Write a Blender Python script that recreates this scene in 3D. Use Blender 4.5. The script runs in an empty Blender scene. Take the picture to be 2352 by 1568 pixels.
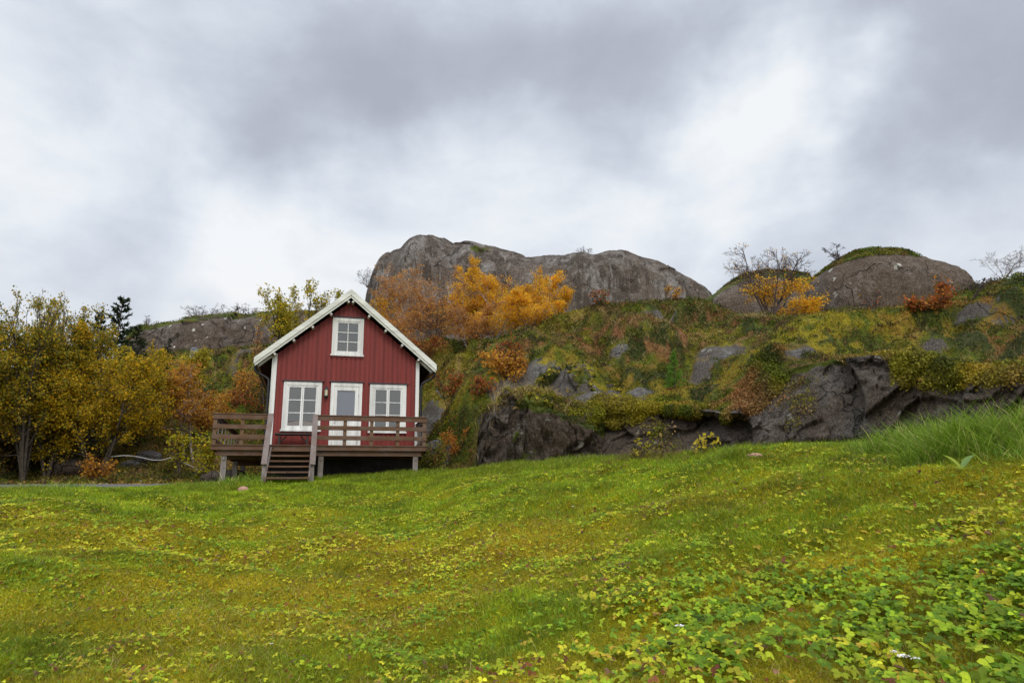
import bpy, math, random
import numpy as np
from mathutils import Matrix, Vector
from mathutils.bvhtree import BVHTree
PI = math.pi
S = bpy.context.scene
COL = S.collection

# ---------------------------------------------------------------- camera
PITCH, ROLL, PHI = math.radians(13.563), math.radians(-0.857), math.radians(15.68)
FPX = 682.67
cF = np.array([0, math.cos(PITCH), math.sin(PITCH)])
cU0 = np.array([0, -math.sin(PITCH), math.cos(PITCH)])
cR0 = np.array([1.0, 0, 0])
cR = math.cos(ROLL)*cR0 + math.sin(ROLL)*cU0
cU = -math.sin(ROLL)*cR0 + math.cos(ROLL)*cU0
cam = bpy.data.cameras.new('camera')
cam.lens = 24.0; cam.sensor_width = 36.0; cam.sensor_fit = 'HORIZONTAL'
cam.clip_start = 0.05; cam.clip_end = 3000
camo = bpy.data.objects.new('camera', cam); COL.objects.link(camo)
M = Matrix(((cR[0], cU[0], -cF[0], 0), (cR[1], cU[1], -cF[1], 0), (cR[2], cU[2], -cF[2], 0), (0, 0, 0, 1)))
camo.matrix_world = M
S.camera = camo
S.render.engine = 'CYCLES'
S.render.resolution_x = 1024; S.render.resolution_y = 682
S.view_settings.view_transform = 'Standard'
S.view_settings.look = 'None'
S.view_settings.exposure = 0.0
S.view_settings.gamma = 1.0

def ray(px, py):
    x = px-512.0; y = -(py-341.4)
    v = cR*x + cU*y + cF*FPX
    return v/np.linalg.norm(v)
def at_r(px, py, r):
    """point seen at (px,py) at horizontal distance r"""
    v = ray(px, py); t = r/math.hypot(v[0], v[1]); return v*t
def at_y(px, py, Y):
    v = ray(px, py); return v*(Y/v[1])

# ---------------------------------------------------------------- world / sky
def nd(nt, typ, **kw):
    n = nt.nodes.new(typ)
    for k, v in kw.items():
        setattr(n, k, v)
    return n
def mathn(nt, op, a, b=None, c=None, clamp=False):
    n = nt.nodes.new('ShaderNodeMath'); n.operation = op; n.use_clamp = clamp
    for i, v in enumerate((a, b, c)):
        if v is None: continue
        if isinstance(v, (int, float)): n.inputs[i].default_value = v
        else: nt.links.new(v, n.inputs[i])
    return n.outputs[0]
def vmath(nt, op, a, b=None, scale=None):
    n = nt.nodes.new('ShaderNodeVectorMath'); n.operation = op
    for i, v in enumerate((a, b)):
        if v is None: continue
        if isinstance(v, (tuple, list)): n.inputs[i].default_value = v
        else: nt.links.new(v, n.inputs[i])
    if scale is not None: n.inputs['Scale'].default_value = scale
    return n
def ramp(nt, fac, stops, interp='LINEAR'):
    n = nt.nodes.new('ShaderNodeValToRGB'); cr = n.color_ramp; cr.interpolation = interp
    while len(cr.elements) < len(stops): cr.elements.new(0.5)
    for e, (p, c) in zip(cr.elements, stops):
        e.position = p
        e.color = (c[0], c[1], c[2], 1) if isinstance(c, (tuple, list)) else (c, c, c, 1)
    nt.links.new(fac, n.inputs[0]); return n.outputs[0]
def noise(nt, vec, scale, detail=4, rough=0.55, dist=0.0):
    n = nt.nodes.new('ShaderNodeTexNoise'); n.inputs['Scale'].default_value = scale
    n.inputs['Detail'].default_value = detail; n.inputs['Roughness'].default_value = rough
    n.inputs['Distortion'].default_value = dist
    if vec is not None: nt.links.new(vec, n.inputs['Vector'])
    return n.outputs['Fac'], n.outputs['Color']
def mixc(nt, fac, a, b, mode='MIX'):
    n = nt.nodes.new('ShaderNodeMix'); n.data_type = 'RGBA'; n.blend_type = mode
    for sock, v in ((n.inputs[0], fac), (n.inputs[6], a), (n.inputs[7], b)):
        if isinstance(v, (int, float)): sock.default_value = v
        elif isinstance(v, (tuple, list)): sock.default_value = (v[0], v[1], v[2], 1)
        else: nt.links.new(v, sock)
    return n.outputs[2]

SUN_EL, SUN_ROT = math.radians(42), math.radians(165)
W = bpy.data.worlds.new('World'); S.world = W; W.use_nodes = True
nt = W.node_tree; nt.nodes.clear()
out = nd(nt, 'ShaderNodeOutputWorld'); bg = nd(nt, 'ShaderNodeBackground')
skyt = nd(nt, 'ShaderNodeTexSky'); skyt.sky_type = 'NISHITA'; skyt.sun_disc = False
skyt.sun_elevation = SUN_EL; skyt.sun_rotation = SUN_ROT
tc = nd(nt, 'ShaderNodeTexCoord')
d0 = tc.outputs['Generated']
_, nc = noise(nt, d0, 2.3, 5, 0.55)
wv = vmath(nt, 'SUBTRACT', nc, (0.5, 0.5, 0.5)).outputs[0]
wv = vmath(nt, 'SCALE', wv, scale=0.55).outputs[0]
dw = vmath(nt, 'NORMALIZE', vmath(nt, 'ADD', d0, wv).outputs[0]).outputs[0]
blobs = [  # picture spots of the cloud deck turned into sky directions (2352-wide), amplitude, angular radius
 (1740,130,.28,.06),(1775,250,.72,.07),(1800,330,.45,.07),(1700,380,.42,.08),(1520,470,.40,.09),(1850,340,.5,.09),(1340,430,.40,.10),
 (1200,470,.30,.10),(520,520,.7,.10),(620,590,.6,.10),(760,610,.45,.10),(40,60,.45,.14),(150,660,.5,.12),
 (950,500,.35,.10),(2260,520,.55,.09),(2050,560,.3,.1),(40,430,.3,.1),(1000,560,.4,.12),(420,420,.3,.08),
 (160,250,.15,.14),(1500,620,.3,.16),(2330,450,.35,.08),(1660,110,.25,.1),
 (800,130,-.30,.2),(1020,250,-.42,.15),(1230,330,-.5,.12),(560,60,-.25,.2),(1420,220,-.3,.14),(860,350,-.25,.12),
 (2150,90,-.5,.18),(2270,260,-.5,.14),(1760,20,-.5,.09),(620,250,-.15,.2),(900,60,-.2,.2),(1600,140,-.25,.08),(1560,300,-.2,.07),(2000,460,-.35,.09),(330,500,-.5,.09),(310,590,-.4,.09),(1780,560,-.3,.09),
 (2100,330,-.3,.1),(1350,60,-.3,.15),(380,150,-.1,.12),(1450,380,-.3,.08)]
acc = None
for bx, by, amp, sg in blobs:
    v = ray(bx/2.297, by/2.297)
    dot = vmath(nt, 'DOT_PRODUCT', dw, tuple(v)).outputs['Value']
    e = mathn(nt, 'EXPONENT', mathn(nt, 'MULTIPLY_ADD', dot, 1/sg**2, -1/sg**2))
    acc = mathn(nt, 'MULTIPLY', e, amp) if acc is None else mathn(nt, 'MULTIPLY_ADD', e, amp, acc)
sep = nd(nt, 'ShaderNodeSeparateXYZ'); nt.links.new(d0, sep.inputs[0])
zz = mathn(nt, 'MAXIMUM', mathn(nt, 'ADD', sep.outputs[2], 0.30), 0.05)
pr = vmath(nt, 'DIVIDE', d0, None); cmb = nd(nt, 'ShaderNodeCombineXYZ')
for i in range(3): nt.links.new(zz, cmb.inputs[i])
nt.links.new(cmb.outputs[0], pr.inputs[1])
stq = vmath(nt, 'MULTIPLY', d0, (1.0, 1.0, 1.7)).outputs[0]
f1, _ = noise(nt, stq, 2.6, 7, 0.55, 0.5)
f2, _ = noise(nt, stq, 7.5, 6, 0.58, 0.3)
v = mathn(nt, 'MULTIPLY_ADD', f1, 1.1, -0.55)
v = mathn(nt, 'MULTIPLY_ADD', f2, 0.5, v)
v = mathn(nt, 'ADD', v, -0.25)
v = mathn(nt, 'ADD', mathn(nt, 'MULTIPLY_ADD', acc, 0.40, v), 0.61)
cloud = ramp(nt, v, [(0.0, (.43, .46, .54)), (0.22, (.49, .525, .605)), (0.42, (.585, .635, .725)), (0.62, (.69, .745, .83)), (0.82, (.82, .865, .92)), (1.0, (.93, .95, .975))])
warm = ramp(nt, sep.outputs[2], [(0.0, (1.06, 1.0, .95)), (0.35, (1, 1, 1))])
cloud = mixc(nt, 1.0, cloud, warm, 'MULTIPLY')
skyc = vmath(nt, 'SCALE', skyt.outputs[0], scale=0.10).outputs[0]
final = mixc(nt, 0.96, skyc, cloud)
# added fill light: sky boosted overhead and behind the viewer, beyond the framed part
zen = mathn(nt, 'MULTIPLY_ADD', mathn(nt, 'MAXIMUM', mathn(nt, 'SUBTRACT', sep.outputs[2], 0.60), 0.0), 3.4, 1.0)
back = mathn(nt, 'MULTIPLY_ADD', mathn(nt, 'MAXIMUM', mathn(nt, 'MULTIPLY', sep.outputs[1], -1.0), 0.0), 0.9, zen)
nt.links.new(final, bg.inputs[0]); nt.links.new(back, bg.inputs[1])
nt.links.new(bg.outputs[0], out.inputs[0])
W.cycles.sampling_method = 'MANUAL'; W.cycles.sample_map_resolution = 512

sun = bpy.data.lights.new('sun', 'SUN'); sun.energy = 1.4; sun.angle = math.radians(24); sun.color = (1, .95, .87)
so = bpy.data.objects.new('sun', sun); COL.objects.link(so)
az = SUN_ROT
sd = Vector((math.sin(az)*math.cos(SUN_EL), math.cos(az)*math.cos(SUN_EL), math.sin(SUN_EL)))
so.rotation_euler = sd.to_track_quat('Z', 'Y').to_euler()

# ---------------------------------------------------------------- helpers
def tag(o, label=None, cat=None, group=None, kind=None):
    if label: o['label'] = label
    if cat: o['category'] = cat
    if group: o['group'] = group
    if kind: o['kind'] = kind
    return o
def empty(name, loc, rotz=0, **kw):
    o = bpy.data.objects.new(name, None); COL.objects.link(o); o.location = loc; o.rotation_euler = (0, 0, rotz)
    o.empty_display_size = .3
    return tag(o, **kw)
def mesh_obj(name, V, F, mat, parent=None, col=None, smooth=False, attrs=None):
    """V (n,3); F: list of int arrays (k,3)/(k,4)/..."""
    me = bpy.data.meshes.new(name)
    V = np.ascontiguousarray(V, dtype=np.float32)
    F = [np.asarray(f, dtype=np.int32) for f in (F if isinstance(F, list) else [F]) if len(f)]
    me.vertices.add(len(V)); me.vertices.foreach_set('co', V.ravel())
    lv = np.concatenate([f.ravel() for f in F])
    tot = np.concatenate([np.full(len(f), f.shape[1], dtype=np.int32) for f in F])
    st = np.concatenate([[0], np.cumsum(tot)[:-1]]).astype(np.int32)
    me.loops.add(len(lv)); me.loops.foreach_set('vertex_index', lv)
    me.polygons.add(len(tot)); me.polygons.foreach_set('loop_start', st)
    try: me.polygons.foreach_set('loop_total', tot)
    except Exception: pass
    if smooth: me.polygons.foreach_set('use_smooth', np.ones(len(tot), dtype=bool))
    if col is not None:
        a = me.color_attributes.new('Col', 'FLOAT_COLOR', 'POINT')
        c = np.ones((len(V), 4), dtype=np.float32); c[:, :3] = col; a.data.foreach_set('color', c.ravel())
    for k, arr in (attrs or {}).items():
        a = me.attributes.new(k, 'FLOAT', 'POINT'); a.data.foreach_set('value', np.asarray(arr, dtype=np.float32))
    me.update(calc_edges=True); me.validate()
    if mat: me.materials.append(mat)
    o = bpy.data.objects.new(name, me); COL.objects.link(o)
    if parent is not None: o.parent = parent
    return o

def _h(ix, iy, iz, s):
    n = (ix*374761393 + iy*668265263 + iz*1274126177 + s*974711) & 0xFFFFFFFF
    n = ((n ^ (n >> 13))*1274126177) & 0xFFFFFFFF
    n = ((n ^ (n >> 16))*2246822519) & 0xFFFFFFFF
    return ((n ^ (n >> 15)) & 0xFFFFFF)/float(0xFFFFFF)
def vnoise(P, s=0):
    P = np.asarray(P, dtype=np.float64); I = np.floor(P).astype(np.int64); f = P-I; f = f*f*(3-2*f)
    r = 0
    for dx in (0, 1):
        wx = f[..., 0] if dx else 1-f[..., 0]
        for dy in (0, 1):
            wy = f[..., 1] if dy else 1-f[..., 1]
            for dz in (0, 1):
                wz = f[..., 2] if dz else 1-f[..., 2]
                r = r + wx*wy*wz*_h(I[..., 0]+dx, I[..., 1]+dy, I[..., 2]+dz, s)
    return r*2-1
def fbm(P, sc, octv=4, s=0, gain=.5):
    r = 0; a = 1; tot = 0
    for i in range(octv):
        r = r + a*vnoise(P*sc, s+i*17); tot += a; a *= gain; sc *= 2.03
    return r/tot
def ridged(P, sc, octv=4, s=0):
    r = 0; a = 1; tot = 0
    for i in range(octv):
        r = r + a*(1-2*np.abs(vnoise(P*sc, s+i*17))); tot += a; a *= .5; sc *= 2.1
    return r/tot
def facets(P, sc, seed, tilt=.9):
    """broken planes: each irregular cell has its own offset and slope"""
    Q = P*sc; Q = Q+.35*np.stack([fbm(Q+7, .8, 2, seed+1), fbm(Q+19, .8, 2, seed+2), fbm(Q+31, .8, 2, seed+3)], -1)
    I = np.floor(Q).astype(np.int64); best = np.full(Q.shape[:-1], 1e9); val = np.zeros(Q.shape[:-1])
    for dx in (-1, 0, 1):
        for dy in (-1, 0, 1):
            for dz in (-1, 0, 1):
                J = I+np.array([dx, dy, dz]); r = [_h(J[..., 0], J[..., 1], J[..., 2], seed+k) for k in range(7)]
                D = Q-(J+np.stack(r[:3], -1)); d = (D*D).sum(-1); m = d < best
                v = (r[6]-.5)+tilt*(D*(np.stack(r[3:6], -1)-.5)).sum(-1)*2
                best = np.where(m, d, best); val = np.where(m, v, val)
    return val
def sstep(a, b, x):
    t = np.clip((x-a)/(b-a), 0, 1); return t*t*(3-2*t)

# ---------------------------------------------------------------- materials
def newmat(name):
    m = bpy.data.materials.new(name); m.use_nodes = True
    nt = m.node_tree; nt.nodes.clear()
    o = nt.nodes.new('ShaderNodeOutputMaterial'); b = nt.nodes.new('ShaderNodeBsdfPrincipled')
    nt.links.new(b.outputs[0], o.inputs[0])
    return m, nt, b, o
def plain(name, c, rough=.6, metal=0, spec=.4, var=0.0, sc=6):
    m, nt, b, o = newmat(name)
    b.inputs['Roughness'].default_value = rough; b.inputs['Metallic'].default_value = metal
    b.inputs['Specular IOR Level'].default_value = spec
    if var:
        t = nt.nodes.new('ShaderNodeTexCoord'); f, _ = noise(nt, t.outputs['Object'], sc, 5, .6)
        cc = ramp(nt, f, [(.3, tuple(x*(1-var) for x in c)), (.7, tuple(min(1, x*(1+var)) for x in c))])
        nt.links.new(cc, b.inputs['Base Color'])
    else: b.inputs['Base Color'].default_value = (*c, 1)
    return m
def leafmat(name, trans=.5, rough=.55):
    m, nt, b, o = newmat(name)
    a = nt.nodes.new('ShaderNodeAttribute'); a.attribute_name = 'Col'
    nt.links.new(a.outputs['Color'], b.inputs['Base Color'])
    b.inputs['Roughness'].default_value = rough; b.inputs['Specular IOR Level'].default_value = .25
    t = nt.nodes.new('ShaderNodeBsdfTranslucent'); nt.links.new(a.outputs['Color'], t.inputs[0])
    mx = nt.nodes.new('ShaderNodeMixShader'); mx.inputs[0].default_value = trans
    nt.links.new(b.outputs[0], mx.inputs[1]); nt.links.new(t.outputs[0], mx.inputs[2]); nt.links.new(mx.outputs[0], o.inputs[0])
    return m
def woodmat(name, base, grey, axis, damp=.5):
    m, nt, b, o = newmat(name)
    t = nt.nodes.new('ShaderNodeTexCoord')
    mp = nt.nodes.new('ShaderNodeMapping'); s = [28, 28, 28]; s[axis] = 1.6; mp.inputs['Scale'].default_value = s
    nt.links.new(t.outputs['Object'], mp.inputs[0])
    f, _ = noise(nt, mp.outputs[0], 1.0, 5, .6, .6)
    g, _ = noise(nt, t.outputs['Object'], 3.0, 4, .6)
    c1 = ramp(nt, f, [(.25, tuple(x*.62 for x in base)), (.55, base), (.8, tuple(x*1.25 for x in base))])
    gm = ramp(nt, g, [(.42, 0.0), (.68, 1.0)])
    c2 = mixc(nt, mathn(nt, 'MULTIPLY', gm, damp), c1, grey)
    # knots
    mk = nt.nodes.new('ShaderNodeMapping'); s2 = [9, 9, 9]; s2[axis] = 3.4; mk.inputs['Scale'].default_value = s2
    nt.links.new(t.outputs['Object'], mk.inputs[0])
    vo = nt.nodes.new('ShaderNodeTexVoronoi'); vo.inputs['Scale'].default_value = 1; nt.links.new(mk.outputs[0], vo.inputs['Vector'])
    k = ramp(nt, vo.outputs['Distance'], [(.10, 1.0), (.2, 0.0)])
    c3 = mixc(nt, mathn(nt, 'MULTIPLY', k, .7), c2, tuple(x*.3 for x in base))
    nt.links.new(c3, b.inputs['Base Color']); b.inputs['Roughness'].default_value = .75
    b.inputs['Specular IOR Level'].default_value = .25
    bp = nt.nodes.new('ShaderNodeBump'); bp.inputs['Strength'].default_value = .35; bp.inputs['Distance'].default_value = .01
    nt.links.new(f, bp.inputs['Height']); nt.links.new(bp.outputs[0], b.inputs['Normal'])
    return m
BR, GY = (.125, .064, .034), (.17, .14, .12)
M_wx = woodmat('wood_x', BR, GY, 0, .35); M_wz = woodmat('wood_z', (.15, .085, .042), GY, 2, .3); M_wy = woodmat('wood_y', BR, GY, 1, .5)
M_wgrey = woodmat('wood_weathered', (.24, .21, .19), (.12, .09, .065), 2, .6)
M_whand = woodmat('wood_handrail', (.17, .125, .105), (.21, .18, .165), 1, .6)
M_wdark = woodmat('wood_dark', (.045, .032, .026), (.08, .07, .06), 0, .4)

def paint(name, c, chip, amt, axis=2):
    m, nt, b, o = newmat(name); t = nt.nodes.new('ShaderNodeTexCoord')
    mp = nt.nodes.new('ShaderNodeMapping'); s = [40, 40, 40]; s[axis] = 3; mp.inputs['Scale'].default_value = s
    nt.links.new(t.outputs['Object'], mp.inputs[0])
    f, _ = noise(nt, mp.outputs[0], 1, 5, .6, .3)
    g, _ = noise(nt, t.outputs['Object'], 1.7, 5, .6)
    c1 = ramp(nt, f, [(.2, tuple(x*.80 for x in c)), (.6, c), (.9, tuple(min(.85, x*1.08) for x in c))])
    c2 = mixc(nt, ramp(nt, g, [(.35, .0), (.75, .35)]), c1, tuple(x*.72 for x in c))
    h, _ = noise(nt, t.outputs['Object'], 22, 5, .7, .5)
    m2 = nt.nodes.new('ShaderNodeMapping'); m2.inputs['Scale'].default_value = (6.6, 1, .35) if axis == 2 else (.4, 1, 6); nt.links.new(t.outputs['Object'], m2.inputs[0])
    bv_, _ = noise(nt, m2.outputs[0], 1, 2, .5)
    c2 = mixc(nt, 1.0, c2, ramp(nt, bv_, [(.3, .76), (.7, 1.14)]), 'MULTIPLY')
    c3 = mixc(nt, ramp(nt, h, [(.70-amt, 0.0), (.74-amt, 1.0)]), c2, chip)
    nt.links.new(c3, b.inputs['Base Color']); b.inputs['Roughness'].default_value = .6; b.inputs['Specular IOR Level'].default_value = .3
    bp = nt.nodes.new('ShaderNodeBump'); bp.inputs['Strength'].default_value = .3; bp.inputs['Distance'].default_value = .006
    nt.links.new(f, bp.inputs['Height']); nt.links.new(bp.outputs[0], b.inputs['Normal'])
    return m
M_red = paint('red_paint', (.205, .028, .021), (.12, .02, .018), .0)
M_white = paint('white_paint', (.74, .73, .68), (.45, .36, .26), .02)
M_whitec = paint('white_paint_worn', (.74, .73, .69), (.40, .28, .18), .085)
M_cream = paint('roof_trim_paint', (.68, .68, .60), (.5, .48, .42), .0, 0)
M_black = plain('black_metal', (.012, .012, .013), .35)
M_slate = plain('dark_flashing', (.045, .048, .055), .5)
M_roof = plain('roof_felt', (.06, .058, .06), .8, var=.3)
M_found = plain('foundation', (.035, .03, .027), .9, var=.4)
M_inside = plain('dark_interior', (.03, .03, .03), .9)
M_blind = plain('blind', (.21, .205, .19), .9, var=.06, sc=2)
M_doorglass_back = plain('door_blind', (.17, .175, .20), .9, var=.05, sc=2)
M_sofa = plain('sofa', (.40, .32, .25), .9)
def glassmat():
    m, nt, b, o = newmat('window_glass')
    tr = nt.nodes.new('ShaderNodeBsdfTransparent'); tr.inputs[0].default_value = (.86, .88, .88, 1)
    gl = nt.nodes.new('ShaderNodeBsdfGlossy'); gl.inputs['Roughness'].default_value = .03
    fr = nt.nodes.new('ShaderNodeFresnel'); fr.inputs[0].default_value = 1.5
    mx = nt.nodes.new('ShaderNodeMixShader'); nt.links.new(mathn(nt, 'MULTIPLY_ADD', fr.outputs[0], 1.0, .04), mx.inputs[0])
    nt.links.new(tr.outputs[0], mx.inputs[1]); nt.links.new(gl.outputs[0], mx.inputs[2]); nt.links.new(mx.outputs[0], o.inputs[0])
    return m
M_glass = glassmat()
M_lampglass = plain('lamp_glass', (.62, .55, .36), .2, spec=.6)
M_leaf = leafmat('foliage'); M_grass = leafmat('grass_blades', .3, .5); M_heath = leafmat('heath_foliage', .2, .7)
def barkmat(name, c, c2, sc=14):
    m, nt, b, o = newmat(name); t = nt.nodes.new('ShaderNodeTexCoord')
    mp = nt.nodes.new('ShaderNodeMapping'); mp.inputs['Scale'].default_value = (1, 1, 2.2); nt.links.new(t.outputs['Object'], mp.inputs[0])
    f, _ = noise(nt, mp.outputs[0], sc, 4, .65)
    cc = ramp(nt, f, [(.40, c2), (.55, c)]); nt.links.new(cc, b.inputs['Base Color']); b.inputs['Roughness'].default_value = .85
    b.inputs['Specular IOR Level'].default_value = .2
    return m
M_bark = barkmat('willow_bark', (.085, .068, .05), (.035, .028, .02)); M_birch = barkmat('birch_bark', (.42, .36, .31), (.12, .09, .075), 5)
M_twig = barkmat('twig_bark', (.10, .07, .06), (.055, .04, .035)); M_deadwood = plain('bleached_wood', (.38, .36, .34), .8, var=.3)

def rockmat(name, light, dark, brown, streak=0.0, lichen=.12, sc=1.0):
    m, nt, b, o = newmat(name); t = nt.nodes.new('ShaderNodeTexCoord')
    P = t.outputs['Object']
    f, _ = noise(nt, P, .55*sc, 8, .62, .4)
    g, _ = noise(nt, P, 3.5*sc, 7, .68, .5)
    h, _ = noise(nt, P, 14*sc, 6, .7, .2)
    c = mixc(nt, ramp(nt, g, [(.38, 0.0), (.60, 1.0)]), dark, light)
    c = mixc(nt, ramp(nt, f, [(.40, 0.0), (.56, .85)]), c, brown)
    if streak:
        mp = nt.nodes.new('ShaderNodeMapping'); mp.inputs['Scale'].default_value = (1.0*sc, 1.0*sc, .14*sc); nt.links.new(P, mp.inputs[0])
        s_, _ = noise(nt, mp.outputs[0], 1.3, 7, .65, .5)
        c = mixc(nt, mathn(nt, 'MULTIPLY', ramp(nt, s_, [(.47, 0.0), (.54, 1.0)]), streak), c, tuple(x*.55 for x in brown))
        s2, _ = noise(nt, mp.outputs[0], 2.4, 6, .65, .3)
        c = mixc(nt, mathn(nt, 'MULTIPLY', ramp(nt, s2, [(.58, 0.0), (.68, 1.0)]), streak*.6), c, tuple(min(1, x*1.35) for x in light))
    c = mixc(nt, ramp(nt, h, [(.34, .85), (.52, 0.0)]), c, tuple(x*.40 for x in dark))
    k9, _ = noise(nt, P, 6.5*sc, 6, .75, .8)
    c = mixc(nt, ramp(nt, k9, [(.36, .8), (.46, 0.0)]), c, tuple(x*.5 for x in dark))
    vo, _ = noise(nt, P, 2.0*sc, 3, .5, 1.0)
    vv = nt.nodes.new('ShaderNodeTexVoronoi'); vv.inputs['Scale'].default_value = 1.25*sc; nt.links.new(P, vv.inputs['Vector'])
    li = mathn(nt, 'MULTIPLY', ramp(nt, mathn(nt, 'MULTIPLY_ADD', h, .25, vv.outputs['Distance']), [(.25, 1.0), (.29, 0.0)]), ramp(nt, vo, [(.49, 0.0), (.53, 1.0)]))
    c = mixc(nt, mathn(nt, 'MULTIPLY', li, lichen*5, clamp=True), c, (.50, .49, .42))
    h2, _ = noise(nt, P, 26*sc, 4, .7)
    c = mixc(nt, ramp(nt, h2, [(.57, 0.0), (.66, .75)]), c, tuple(min(1, x*1.8) for x in light))
    # cracks
    vc = nt.nodes.new('ShaderNodeTexVoronoi'); vc.feature = 'DISTANCE_TO_EDGE'; vc.inputs['Scale'].default_value = .34*sc
    dv = vmath(nt, 'ADD', P, vmath(nt, 'SCALE', _color_noise(nt, P, 1.2*sc), scale=1.1/sc).outputs[0]).outputs[0]
    nt.links.new(dv, vc.inputs['Vector'])
    cmask, _ = noise(nt, P, .5*sc, 3, .5)
    ck = mathn(nt, 'MULTIPLY', ramp(nt, vc.outputs['Distance'], [(.0, 1.0), (.012, 0.0)]), ramp(nt, cmask, [(.46, 0.0), (.56, 1.0)]))
    c = mixc(nt, mathn(nt, 'MULTIPLY', ck, .75), c, tuple(x*.25 for x in dark))
    b.inputs['Roughness'].default_value = .85; b.inputs['Specular IOR Level'].default_value = .25
    bp = nt.nodes.new('ShaderNodeBump'); bp.inputs['Strength'].default_value = 1.0; bp.inputs['Distance'].default_value = .22/sc
    hh = mathn(nt, 'MULTIPLY_ADD', g, .6, mathn(nt, 'MULTIPLY', h, .4)); hh = mathn(nt, 'MULTIPLY_ADD', ck, -.5, hh)
    nt.links.new(hh, bp.inputs['Height']); nt.links.new(bp.outputs[0], b.inputs['Normal'])
    return m, nt, b, c
def _color_noise(nt, P, sc):
    _, c = noise(nt, P, sc, 3, .5); return c
def rock(name, *a, **k):
    m, nt, b, c = rockmat(name, *a, **k)
    # moss where the attribute asks for it
    at = nt.nodes.new('ShaderNodeAttribute'); at.attribute_name = 'moss'
    t = nt.nodes.new('ShaderNodeTexCoord')
    f, _ = noise(nt, t.outputs['Object'], 1.8, 7, .65, .4)
    g, gc = noise(nt, t.outputs['Object'], .8, 4, .6)
    mc = ramp(nt, g, [(.35, (.055, .035, .014)), (.45, (.045, .06, .008)), (.58, (.10, .115, .010)), (.7, (.14, .055, .018))])
    h, _ = noise(nt, t.outputs['Object'], 16, 5, .7)
    mc = mixc(nt, 1.0, mc, ramp(nt, h, [(.25, .45), (.7, 1.35)]), 'MULTIPLY')
    k = ramp(nt, mathn(nt, 'ADD', at.outputs['Fac'], mathn(nt, 'MULTIPLY_ADD', f, 1.4, -.7)), [(.46, 0.0), (.54, 1.0)])
    nt.links.new(mixc(nt, k, c, mc), b.inputs['Base Color'])
    return m
M_dome = rock('dome_granite', (.29, .265, .24), (.135, .115, .098), (.105, .070, .045), streak=1.0, lichen=.03, sc=.55)
M_bould = rock('boulder_granite', (.25, .205, .17), (.10, .075, .056), (.115, .076, .046), streak=.3, lichen=.22, sc=.8)
M_ridge = rock('ridge_rock', (.24, .205, .18), (.11, .085, .066), (.115, .078, .050), streak=.4, lichen=.25, sc=.7)
M_face = rock('dark_gneiss', (.155, .132, .11), (.046, .036, .028), (.078, .052, .033), streak=.35, lichen=.08, sc=1.3)
M_pale = rock('pale_gneiss', (.23, .225, .215), (.10, .092, .084), (.10, .08, .062), streak=.2, lichen=.1, sc=1.6)

# hillside: moss, heather and berry heath over rock
def hillmat():
    m, nt, b, c = rockmat('heath_ground', (.20, .19, .175), (.075, .066, .057), (.09, .068, .05), streak=.2, lichen=.1, sc=1.4)
    t = nt.nodes.new('ShaderNodeTexCoord'); P = t.outputs['Object']
    at = nt.nodes.new('ShaderNodeAttribute'); at.attribute_name = 'moss'
    cl = nt.nodes.new('ShaderNodeAttribute'); cl.attribute_name = 'Col'
    f, _ = noise(nt, P, 2.4, 7, .65, .4)
    h, _ = noise(nt, P, 18, 6, .72)
    h2, _ = noise(nt, P, 6, 5, .65)
    mc = mixc(nt, 1.0, cl.outputs['Color'], ramp(nt, h, [(.28, .35), (.68, 1.5)]), 'MULTIPLY')
    mc = mixc(nt, ramp(nt, h2, [(.3, .5), (.5, 0.0)]), mc, (.03, .022, .01))
    f9, _ = noise(nt, P, 7.0, 6, .7, .3)
    k = ramp(nt, mathn(nt, 'ADD', at.outputs['Fac'], mathn(nt, 'ADD', mathn(nt, 'MULTIPLY_ADD', f, 1.5, -.75), mathn(nt, 'MULTIPLY_ADD', f9, 1.2, -.6))), [(.40, 0.0), (.46, 1.0)])
    nt.links.new(mixc(nt, k, c, mc), b.inputs['Base Color'])
    return m
M_hill = hillmat()
def lawnmat():
    m, nt, b, o = newmat('moss_lawn'); t = nt.nodes.new('ShaderNodeTexCoord'); P = t.outputs['Object']
    f, _ = noise(nt, P, .8, 6, .62, .5); g, _ = noise(nt, P, 5, 6, .7, .4); h, _ = noise(nt, P, 45, 5, .75)
    c = ramp(nt, f, [(.30, (.13, .17, .006)), (.44, (.24, .23, .007)), (.56, (.34, .265, .010)), (.70, (.27, .165, .016))])
    c = mixc(nt, ramp(nt, g, [(.30, .65), (.52, 0.0)]), c, (.060, .052, .010))
    c = mixc(nt, 1.0, c, ramp(nt, h, [(.28, .30), (.70, 1.6)]), 'MULTIPLY')
    nt.links.new(c, b.inputs['Base Color']); b.inputs['Roughness'].default_value = .9; b.inputs['Specular IOR Level'].default_value = .1
    bp = nt.nodes.new('ShaderNodeBump'); bp.inputs['Strength'].default_value = .9; bp.inputs['Distance'].default_value = .03
    nt.links.new(mathn(nt, 'MULTIPLY_ADD', g, .6, h), bp.inputs['Height']); nt.links.new(bp.outputs[0], b.inputs['Normal'])
    return m
M_lawn = lawnmat()
def gravelmat():
    m, nt, b, o = newmat('gravel'); t = nt.nodes.new('ShaderNodeTexCoord'); P = t.outputs['Object']
    f, _ = noise(nt, P, 30, 4, .7); g, _ = noise(nt, P, 1.2, 4, .6)
    c = ramp(nt, f, [(.3, (.06, .058, .06)), (.7, (.19, .185, .19))]); c = mixc(nt, ramp(nt, g, [(.4, 0.0), (.7, .5)]), c, (.10, .09, .07))
    nt.links.new(c, b.inputs['Base Color']); b.inputs['Roughness'].default_value = .95
    return m
M_gravel = gravelmat()

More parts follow.
